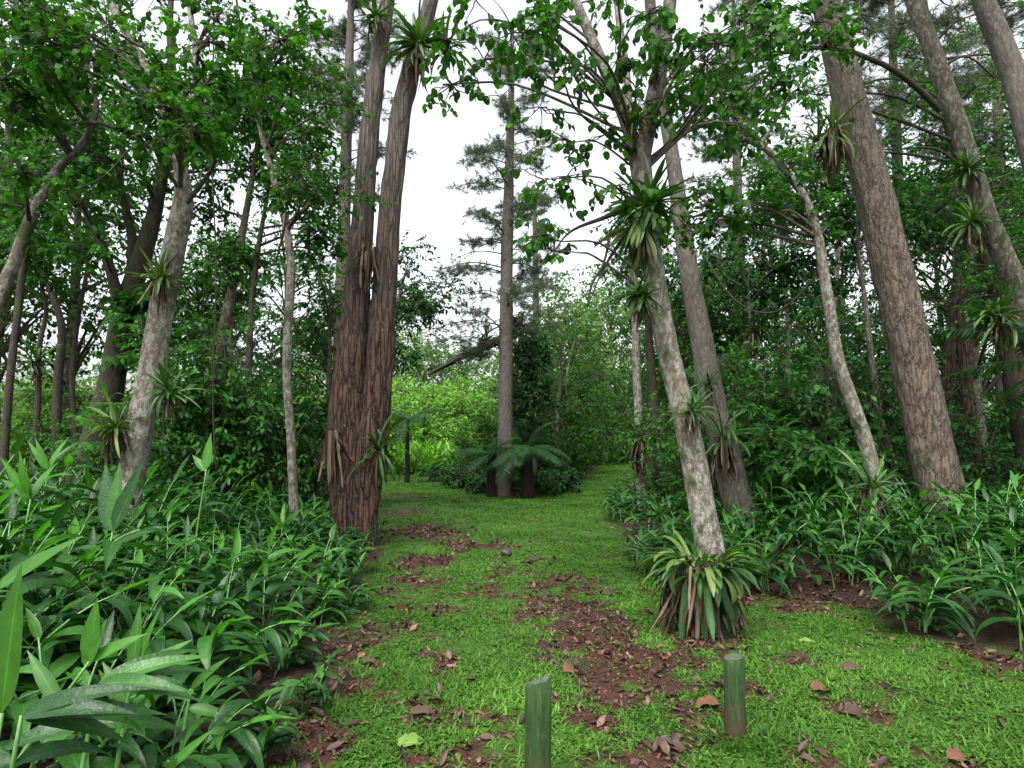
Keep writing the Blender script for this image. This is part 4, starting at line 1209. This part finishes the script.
UP = 1.35
gxY = lambda px, py, Y: at(px, py, Y)


def shoot_at(name, label, px, py, Y, specs, mat, az=0.3, lean=.1):
    """stem tip at the given photo pixel"""
    p = at(px, py, Y)
    z = gz(p[0], p[1])
    st = (p[2] - z) / math.cos(lean)
    x = p[0] - math.cos(az) * math.sin(lean) * st; y = p[1] - math.sin(az) * math.sin(lean) * st
    shoot(name, label, x, y, st + .03, az, lean, specs, mat)


shoot_at('broad_leaf_plant', 'three broad dark paddle leaves held upright in front of the pale mottled tree', 112, 532, 4.2,
         [(1, 2.6, 1.25, .46, .125, .1), (1, 1.9, 1.4, .45, .105, .05), (1, .2, 1.2, .50, .12, -.1), (.9, .1, .5, .35, .1, .5)], 'ginger')
shoot_at('young_shoot', 'tall bright leaf blade standing nearest the viewer at the bed edge', 0, 716, 1.5,
         [(1, 1.6, 1.5, .33, .075, .05), (.8, 3.0, .9, .3, .07, .5)], 'ginger_young')
shoot_at('young_shoot', 'bright slanting young leaf above dark foliage at the bed edge', -8, 598, 2.0,
         [(1, .25, .65, .27, .06, .15), (.92, 2.8, .6, .25, .055, .4)], 'ginger_young', lean=.3)
shoot_at('young_shoot', 'fan of bright upright young leaves on a slanting stem in the front bed', 84, 672, 2.3,
         [(1, 1.7, 1.45, .21, .068, .05), (.97, .2, 1.25, .17, .06, .1), (.8, 2.9, .8, .24, .05, .2), (1, .15, .5, .2, .05, .2)], 'ginger_young', lean=.55, az=.2)
shoot_at('young_shoot', 'bright young shoot with three pointed blades beside the fan of leaves', 132, 670, 2.5,
         [(1, 1.9, 1.35, .24, .05, .1), (.98, .5, 1.25, .25, .035, .1), (.95, .15, .65, .24, .055, .3), (.8, 3.0, .9, .2, .05, .4)], 'ginger_young')
shoot_at('young_shoot', 'single bright blade slanting up beside the bare soil at the front of the bed', 168, 770, 2.45,
         [(1, .15, .75, .2, .04, .1), (.8, 3.1, .5, .2, .05, .6)], 'ginger_young')
shoot_at('young_shoot', 'bright narrow shoot slanting over the bed halfway to the bare soil', 190, 690, 2.9,
         [(1, .1, .75, .2, .045, .2), (.9, 2.9, .3, .22, .05, .6), (.8, .0, -.1, .2, .05, .5)], 'ginger_young')
shoot_at('young_shoot', 'bright erect leaf rising far back before the slim sapling', 206, 470, 6.4,
         [(1, 1.4, 1.45, .36, .10, .05), (.98, 2.9, .8, .25, .08, .3)], 'ginger_young')
for lab, px, py, Y in [('pale green shoot cluster under the twin trunks beside the path', 352, 576, 7.2), ('pale green shoot cluster sticking out of the bed by the slim sapling', 282, 528, 7.5), ('light green shoot cluster high at the back of the bed near the dark ferny trunk', 48, 470, 6.0), ('light green blades arching out of the bed towards the pale mottled tree', 30, 500, 4.4)]:
    shoot_at('young_shoot', lab, px, py, Y, [(1, R.rand() * 6, R.uniform(.5, 1.3), .34, .06, .4) for _ in range(5)], 'ginger_young')

# big wet leaves hanging over the front corner of the bed
for lab, px, py, Y, aim in [('large wet arching leaves sprawling over the front corner of the bed', 20, 720, 1.75, .15), ('large wet drooping leaves beside the bright leaf fan', 95, 690, 2.1, .1)]:
    shoot_at('wet_leaf_plant', lab, px, py, Y, [(1, aim + R.normal() * .35, R.uniform(-.05, .5), R.uniform(.24, .36), R.uniform(.048, .06), R.uniform(.5, 1.3)) for _ in range(6)] + [(.85, R.rand() * 6, .1, .28, .055, 1.0) for _ in range(5)], 'ginger')


# ------------------------------------------------------------------ bromeliads
def bromeliad(label, px, py, Y, size, n=34, width=0.09, mat='brom', dead=12, axis=(0, -0.35, 1), el=(1.35, -0.3), droop=(.3, 1.3), deadL=1.0, name='bromeliad', xyz=None, cat='bromeliad'):
    c = at(px, py, Y) if xyz is None else np.array(xyz, float)
    n = int(n * 1.7); dead = int(dead * 1.8)
    root = thing(name, label, cat, c)
    ax_ = unit(np.array(axis, float) + R.normal(size=3) * .18); u = unit(np.cross(ax_, np.array([0.2, 1, .1]))); v = np.cross(ax_, u)
    lb, db = MB(), MB()
    if n:
        k = np.arange(n); f = (k + .5) / n
        az = k * 2.39996 + R.normal(size=n) * .4
        e = el[0] * (1 - f) + el[1] * f + R.normal(size=n) * .24
        D = np.cos(e)[:, None] * (np.cos(az)[:, None] * u + np.sin(az)[:, None] * v) + np.sin(e)[:, None] * ax_
        N = -np.sin(e)[:, None] * (np.cos(az)[:, None] * u + np.sin(az)[:, None] * v) + np.cos(e)[:, None] * ax_
        hearts = np.vstack([[0, 0, 0], R.normal(size=(2, 3)) * size * np.array([.2, .12, .14])])
        hk = R.choice(3, n, p=[.55, .28, .17])
        hs = np.array([1.0, .8, .65])[hk]
        L = size * R.uniform(.45, 1.15, n) * hs
        leaves(lb, c + hearts[hk] + D * size * .03, D, N, L, size * width * 1.15 * R.uniform(.7, 1.25, n) * hs, 'strap', 8, True, (droop[0] * (1 - f) + droop[1] * f) * R.uniform(.5, 1.5, n), .35, None, .03)
        lb.build('leaf_rosette', M[mat], root, c)
    if dead:
        az = R.rand(dead) * 2 * PI
        sp = R.uniform(.05, .45, dead)
        D = np.stack([np.cos(az) * sp, np.sin(az) * sp, -1 + R.normal(size=dead) * .15], 1)
        N = np.stack([np.cos(az), np.sin(az), .3 + 0 * az], 1)
        P = c + np.stack([np.cos(az), np.sin(az), R.normal(size=dead) * .5], 1) * (size * .16 * R.rand(dead) ** .5)[:, None]
        leaves(db, P, D, N, size * deadL * R.uniform(.35, 1.05, dead), size * width * R.uniform(.3, .95, dead), 'strap', 7, True, R.uniform(-.35, 1.1, dead), .35, None, .2)
        db.build('dead_leaves', M['dead'], root, c)
    return root


bromeliad('lush green bromeliad perched high on the thicker twin trunk', 421, 47, 8.95, .68, 54, .09, dead=10)
bromeliad('small bromeliad with ragged tips on the thinner twin trunk near the crown', 376, 18, 9.1, .42, 26, .09, dead=10)
bromeliad('bunch of dead brown bromeliad leaves hanging between the twin trunks', 369, 250, 9.0, .52, 0, .12, dead=26, deadL=1.25, name='dead_bromeliad')
bromeliad('pale dead leaf bundle clinging to the foot of the twin trunks', 330, 432, 9.0, .62, 0, .13, dead=22, deadL=1.3, name='dead_bromeliad')
bromeliad('green strappy bromeliad with drooping leaves low on the twin trunks beside the lawn', 379, 452, 9.0, .58, 22, .075, dead=8, el=(1.2, -1.0), droop=(.6, 1.6))
bromeliad('yellowish bromeliad with a dark heart, topmost on the pale mottled tree', 159, 283, 6.75, .40, 36, .085, mat='brom_pale', dead=16)
bromeliad('green bromeliad hugging the path side of the pale mottled tree', 168, 390, 6.75, .40, 28, .08, dead=14)
bromeliad('bromeliad with brown skirt low on the pale mottled tree', 117, 428, 6.75, .42, 30, .08, mat='brom_pale', dead=20, deadL=1.1)
bromeliad('large dark bromeliad cluster with hanging leaves below the fork of the mottled tree', 645, 208, 5.25, .40, 64, .10, dead=0, el=(1.35, -.7), droop=(.2, .9))
bromeliad('grey green hanging bromeliad skirt under the cluster below the fork', 640, 226, 5.25, .38, 22, .13, mat='brom_pale', dead=8, el=(-.5, -1.3), droop=(.3, .6))
bromeliad('shaggy dark bromeliad halfway up the forked mottled tree', 638, 296, 5.25, .28, 44, .10, mat='brom', dead=12, el=(1.3, -1.0), droop=(.3, 1.2))
bromeliad('small straw coloured bromeliad sitting in the fork of the mottled tree', 637, 118, 5.3, .24, 20, .07, mat='brom_pale', dead=14)
bromeliad('dry reddish bromeliad where the forked and grey trunks cross', 692, 412, 5.35, .25, 22, .075, mat='brom', dead=26)
bromeliad('dark mossy bromeliad mass on the foot of the grey trunk', 722, 440, 9.1, .62, 14, .08, mat='brom', dead=40, deadL=1.0)
bromeliad('upper dark bromeliad tuft on the grey trunk', 709, 385, 9.2, .32, 20, .08, dead=12)
bromeliad('brown spiky bromeliad on the left flank of the massive trunk', 832, 132, 8.5, .62, 30, .075, mat='brom_pale', dead=42, deadL=1.15)
bromeliad('bromeliad with splayed dry leaves around the foot of the bent trunk', 870, 492, 7.7, .62, 22, .06, mat='brom', dead=34, deadL=1.15, el=(1.2, -.3))
bromeliad('green bromeliad with pale dead leaves on the boughed trunk, lower one', 1000, 318, 8.7, .62, 30, .08, dead=26, deadL=.9)
bromeliad('dark bromeliad on the boughed trunk beside the dark shaded one, upper one', 972, 225, 8.8, .5, 28, .08, dead=14)
bromeliad('glossy green bromeliad tuft near the arched bough', 968, 172, 8.8, .45, 30, .09, dead=6)
bromeliad('bromeliad crown on the slender dark trunk in the bright gap', 39, 362, 12.8, .55, 26, .09, dead=14)
bromeliad('dark bromeliad clump on a dim stem in the right wood', 754, 332, 11.8, .55, 26, .1, dead=16)
bromeliad('bromeliad skirt at the foot of the pale straight trunk where the path narrows', 641, 440, 14.6, .7, 26, .1, dead=34, deadL=1.2)
bromeliad('bromeliad tuft on the top of the leaning mossy log', 486, 340, 20.8, .7, 26, .09, dead=8)
# the big clump at the path edge: several rosettes grown together
cx, cy_ = at(700, 600, 5.35)[0], 5.3
zc = gz(cx, cy_)
root = thing('bromeliad_clump', 'big bromeliad clump with a skirt of pale and dead straps around the forked tree foot', 'bromeliad', (cx, cy_, zc))
lb, pb, db, hb = MB(), MB(), MB(), MB()
n = 110
az = R.rand(n) * 2 * PI; e = R.uniform(-.1, 1.2, n)
c0 = np.array([cx, cy_, zc + .50])
P = c0 + np.stack([np.cos(az) * .18, np.sin(az) * .18, R.uniform(-.05, .1, n)], 1)
D = np.stack([np.cos(az) * np.cos(e), np.sin(az) * np.cos(e), np.sin(e)], 1)
N = np.stack([-np.cos(az) * np.sin(e), -np.sin(az) * np.sin(e), np.cos(e)], 1)
leaves(lb, P[:80], D[:80], N[:80], R.uniform(.18, .42, 80), R.uniform(.034, .055, 80), 'strap', 9, True, R.uniform(.5, 2.1, 80), .3)
leaves(pb, P[80:], D[80:], N[80:], R.uniform(.26, .46, 30), R.uniform(.06, .085, 30), 'strap', 9, True, R.uniform(1.0, 2.6, 30), .25)
n = 190
az = R.rand(n) * 2 * PI
rr = R.uniform(.12, .25, n)
P = np.stack([cx + np.cos(az) * rr, cy_ + np.sin(az) * rr, zc + R.uniform(.34, .58, n)], 1)
D = np.stack([np.cos(az) * .2, np.sin(az) * .2, -1 + 0 * az], 1) + R.normal(size=(n, 3)) * .12
N = np.stack([np.cos(az), np.sin(az), .2 + 0 * az], 1)
leaves(hb, P[:30], D[:30], N[:30], R.uniform(.36, .5, 30), R.uniform(.05, .07, 30), 'strap', 8, True, R.uniform(-.3, .3, 30), .3)
leaves(db, P[30:], D[30:], N[30:] , R.uniform(.30, .54, 160), R.uniform(.014, .034, 160), 'strap', 8, True, R.uniform(-.5, .5, 160), .4, None, .16)
o = (cx, cy_, zc)
lb.build('upper_leaves', M['brom'], root, o); pb.build('pale_leaves', M['brom_pale'], root, o); hb.build('skirt_leaves', M['fern'], root, o); db.build('dead_leaves', M['dead'], root, o)


# ------------------------------------------------------------------ ferns
def frond_mesh(mb, p, az, L, rise, droop, npin=30, pin=0.24, down=0.0):
    s = np.linspace(0, 1, 14)
    ang = rise - droop * s
    d = np.stack([np.cos(ang) * math.cos(az), np.cos(ang) * math.sin(az), np.sin(ang)], 1)
    P = p + np.vstack([[0, 0, 0], np.cumsum(.5 * (d[1:] + d[:-1]), 0) * L / 13])
    tube(mb, P, np.linspace(.012, .003, 14), 4, 14)
    t = np.linspace(.1, .99, npin)
    side = np.array([-math.sin(az), math.cos(az), 0])
    for sg in (-1, 1):
        Q = np.stack([np.interp(t, s, P[:, k]) for k in range(3)], 1)
        T = np.stack([np.interp(t, s, d[:, k]) for k in range(3)], 1)
        l = L * pin * np.sin(PI * np.clip(t * .85 + .1, 0, 1)) ** .8
        D = T * .35 + side * sg + np.array([0, 0, -.18 - down]) + R.normal(size=Q.shape) * .05
        N = np.cross(T, side * 1.0) + np.array([0, 0, .001])
        N = np.where(N[:, 2:3] < 0, -N, N)
        leaves(mb, Q, D, N, l * R.uniform(.8, 1.1, npin), L * .021 + 0 * l, 'lance', 4, False, .6, .1, np.clip(R.rand(npin) * .6 + .2, 0, 1))
    return P


def tree_fern(label, x, y, h, r, n, L, name='tree_fern', az_list=None, droop=1.1, rise=.6):
    z = gz(x, y)
    root = thing(name, label, 'tree fern', (x, y, z))
    tb = MB()
    tube(tb, [(x, y, z - .1), (x, y, z + h * .5), (x, y, z + h)], [r * 1.25, r, r * .7], 14, 24, .35)
    [setattr(tb, 'r', [a_ * 0 for a_ in tb.r])]
    tb.build('trunk', M['fern_trunk'], root, (x, y, z))
    first = None
    for k in range(n):
        az = (2 * PI * k / n + R.normal() * .15) if az_list is None else az_list[k]
        fb = MB()
        frond_mesh(fb, np.array([x, y, z + h - .03]), az, L * R.uniform(.85, 1.1), rise + R.normal() * .28, droop * R.uniform(.85, 1.2))
        fb.build('frond', M['fern'], root, (x, y, z))
    return root


tree_fern('stout dark tree fern with drooping feathery fronds right of the tall pine', gx(528, 17.0), 17.2, 1.3, .145, 18, 1.55, droop=1.15, rise=.5)
tree_fern('slim young tree fern with a small parasol of fronds in the bright strip', gx(408, 23), 23.0, 2.3, .08, 10, 1.5, rise=.5)
tree_fern('dark squat tree fern stump close against the foot of the tall pine', gx(492, 17.6), 17.5, 1.15, .12, 9, 1.2, az_list=[2.2, 2.9, 3.5, 4.2, 4.9, 5.6, 1.4, 3.2, 3.9], droop=1.1, rise=.45)
tree_fern('tree fern reaching level dark fronds into view past the boughed trunk', gx(1075, 9.2), 9.2, 2.55, .12, 9, 2.1, rise=.35, droop=.75)
# small hanging ferns on the dark tree
for lab, px, py in [('fern tuft hanging on the dark tree below its fork', 135, 318), ('fern tuft hanging midway down the dark tree', 128, 360), ('fern tuft hanging low on the dark tree', 112, 405)]:
    c = at(px, py, 11.6)
    root = thing('fern', lab, 'fern', c)
    fb = MB()
    for k in range(12):
        frond_mesh(fb, c, R.rand() * 6.28, .8, .4, 1.9, 14, .18, .3)
    fb.build('fronds', M['dark'], root, c)
# broad leaved shrub in front of the right wood
root, kids = shrub_proto('broad_leaf_shrub', 'bright green bushy shrub with large leaves in front of the bent trunk', 'shrub', 1.9, 1.7, 8, 34, 14, 8, 0.2, 0.07, 'bush', 'lance', low=.25, S=3)
root.location = (gx(795, 9.6), 9.6, gz(gx(795, 9.6), 9.6))


# ------------------------------------------------------------------ posts
def post(label, px, py_top, Y, kind):
    p = at(px, py_top, Y)
    x, y = p[0], p[1]
    z = gz(x, y)
    h = p[2] - z
    root = thing('post', label, 'post', (x, y, z))
    r = 0.055
    if kind == 'round':
        n = 28
        th = np.arange(n) / n * 2 * PI
        sx, sy = np.cos(th) * r * .95, np.sin(th) * r * .95
        bev = .007; slope = lambda a, b: .012 * a / r
    else:
        # half-round split post: flat faces towards the viewer, a groove on one edge
        pts = [(-r * .98, -.012), (-r * .93, -.022), (-r * .2, -.045), (r * .42, -.052), (r * .5, -.044), (r * .58, -.052), (r * .97, -.03), (r * 1.02, -.018)]
        arc = [(r * 1.02 * math.cos(a), -.012 + r * .45 * math.sin(a)) for a in np.linspace(0.05, PI - .05, 14)]
        pts = pts + arc
        sx, sy = np.array([a for a, b in pts]), np.array([b for a, b in pts])
        n = len(pts)
        bev = .004; slope = lambda a, b: .016 * a / r + (.012 if a > r * .6 else 0)
    zs = [-.15, h * .25, h * .5, h * .75]
    rows = []
    for k, zz in enumerate(zs):
        j = 1 + R.normal(size=n) * .006
        rows.append(np.stack([x + sx * j + zz * .012, y + sy * j, np.full(n, z + zz)], 1))
    tp = np.array([slope(a, b) for a, b in zip(sx, sy)])
    rows.append(np.stack([x + sx + h * .012, y + sy, z + h + tp - bev], 1))
    rows.append(np.stack([x + sx * .93 + h * .012, y + sy * .93, z + h + tp * .93], 1))
    V = np.concatenate(rows)
    q = []
    for k in range(len(rows) - 1):
        for j in range(n):
            q.append([k * n + j, k * n + (j + 1) % n, (k + 1) * n + (j + 1) % n, (k + 1) * n + j])
    b = MB(); b.add(V, q=q)
    b.build('shaft', M['post'], root, (x, y, z))
    cb = MB()
    top = rows[-1] + np.array([0, 0, .0015])
    cen = top.mean(0)
    V = np.vstack([top, cen])
    cb.add(V, t=[[j, (j + 1) % n, n] for j in range(n)])
    cb.build('cut_top', M['cut'], root, (x, y, z), smooth=False)


post('split green painted post with a slanting top, cut off by the picture edge', 537, 680, 2.85, 'split')
post('round green painted post with a flat top standing in the grass', 733, 657, 3.4, 'round')


# ------------------------------------------------------------------ fallen leaves one can point to
def fallen(label, px, py, size, wid, mat, az, curl=.7, lift=.015):
    x, y = ground_px(px, py)
    z = gz(x, y)
    b = MB()
    D = np.array([math.cos(az), math.sin(az), .12]); N = np.array([R.normal() * .25, -.25 + R.normal() * .15, 1.0])
    leaves(b, np.array([x, y, z + lift + .012]) - D * size * .5, D, N, size, wid, 'dead', 9, True, curl, .28, .5, .05)
    tag(b.build('fallen_leaf', M[mat], None, (x, y, z)), label, 'leaf')


fallen('broad rust brown dead leaf lying on the grass past the round post', 822, 696, .13, .10, 'rust', .2)
fallen('orange brown dead leaf lying just left of the round post', 706, 710, .15, .11, 'rust', 2.9, .8)
fallen('pale brown dead leaf among the litter close to the bromeliad clump', 698, 634, .12, .09, 'rust', .6)
fallen('light brown dead leaf at the edge of the litter left of the bromeliad clump', 664, 660, .13, .09, 'rust', 1.2)
fallen('tan dead leaf on the soil above the split post', 570, 676, .10, .085, 'rust', .4)
fallen('greyish curled dead leaf in the grass left of the split post', 423, 720, .14, .07, 'dead', .2, .5)
fallen('yellowish green fading leaf lying in the grass towards the left bed', 412, 748, .15, .08, 'fallen_green', .5, .5)
fallen('long dead leaf at the right of the soil patch behind the round post', 672, 752, .2, .07, 'litter', -.4, .6)
fallen('grey brown dead leaf at the soil edge near the left bed', 370, 664, .12, .06, 'dead', .1, .6)
fallen('small green fallen leaf on the grass right of the round post', 808, 640, .12, .06, 'fallen_green', -.3, .5)
fallen('dark damp fallen leaf beside the rust leaf on the grass', 852, 672, .17, .08, 'dead', .1, .4)
fallen('dark curled dead leaf pile lying in the grass before the rust leaf', 855, 716, .16, .10, 'litter', -.3, 1.0)
fallen('pale dead leaf cut off by the bottom edge at the right', 960, 766, .12, .08, 'rust', .1, .7)
fallen('light dead leaf on the dark litter halfway along the track', 610, 590, .14, .08, 'dead', .2, .8)
fallen('dried dead leaf on the trodden grass further up the track', 560, 578, .14, .08, 'dead', 2.4, .8)
x, y = ground_px(506, 556)
me_root = MB()
u_ = np.linspace(0, PI, 8); v_ = np.arange(10) / 10 * 2 * PI
V = np.array([[math.sin(a) * math.cos(b) * (.075 + .012 * math.sin(3 * b)), math.sin(a) * math.sin(b) * .06, .05 * math.cos(a) + .02 * math.sin(a) * math.sin(2 * b)] for a in u_ for b in v_])
q = [[i * 10 + j, i * 10 + (j + 1) % 10, (i + 1) * 10 + (j + 1) % 10, (i + 1) * 10 + j] for i in range(7) for j in range(10)]
zc = gz(x, y) + .04
me_root.add(V + np.array([x, y, zc]), q=q)
tag(me_root.build('stone', M['stone'], None, (x, y, zc)), 'small dark stone lying in the middle of the grassy path', 'stone')

# ------------------------------------------------------------------ lianas and bed ferns
def liana(label, pts, Y, w=2.2):
    P = np.array([at(px, py, y_) for (px, py), y_ in zip(pts, np.linspace(Y[0], Y[1], len(pts)))])
    r = w * np.mean(Y) / F * .5
    b = MB()
    tube(b, P, np.full(len(P), r), 6, len(P) * 9, .25, rnd=0.6)
    tag(b.build('liana', M['dark_bark'], None, P[-1]), label, 'vine')


liana('thin liana swooping down in a long curve beside the slim grey sapling', [(232, -30), (246, 60), (262, 130), (281, 170), (286, 215), (276, 262)], (8.2, 8.6))
liana('slack looping liana hung between the dark ferny tree and the curved trunk', [(128, 150), (104, 176), (70, 190), (40, 178), (12, 160)], (10.8, 9.5), 2)
liana('straight hanging liana dropping from the canopy past the pale mottled tree', [(214, 20), (212, 150), (216, 270), (213, 400), (216, 470)], (9.0, 9.2), 1.6)
liana('dark hanging liana trailing from the forked tree into the sky gap', [(612, 226), (604, 262), (592, 284), (588, 305)], (5.2, 5.0), 2.6)
liana('wiry liana sagging across the wood between the grey and bent trunks', [(700, 250), (735, 300), (775, 312), (812, 280), (826, 240)], (9.6, 8.3), 1.8)

fr = thing('bed_fern', 'small arching fern tucked among the ginger along the bed edge', 'fern', (0, 0, 0), 'small ferns along the ginger bed edges')
fbm_ = MB()
for k in range(9):
    frond_mesh(fbm_, np.array([0, 0, .02]), k * .7 + R.rand() * .3, R.uniform(.4, .6), 1.0 + R.normal() * .15, 1.5, 24, .22)
fk = [fbm_.build('fronds', M['fern'], fr)]
place([(fr, fk)], [(x_, y_, R.rand() * 6, R.uniform(.45, .65), 0) for x_, y_ in ((-1.5, 5.6), (-1.75, 6.9), (-1.45, 4.4), (2.75, 6.85), (1.95, 7.7), (3.35, 5.2))])

strip()
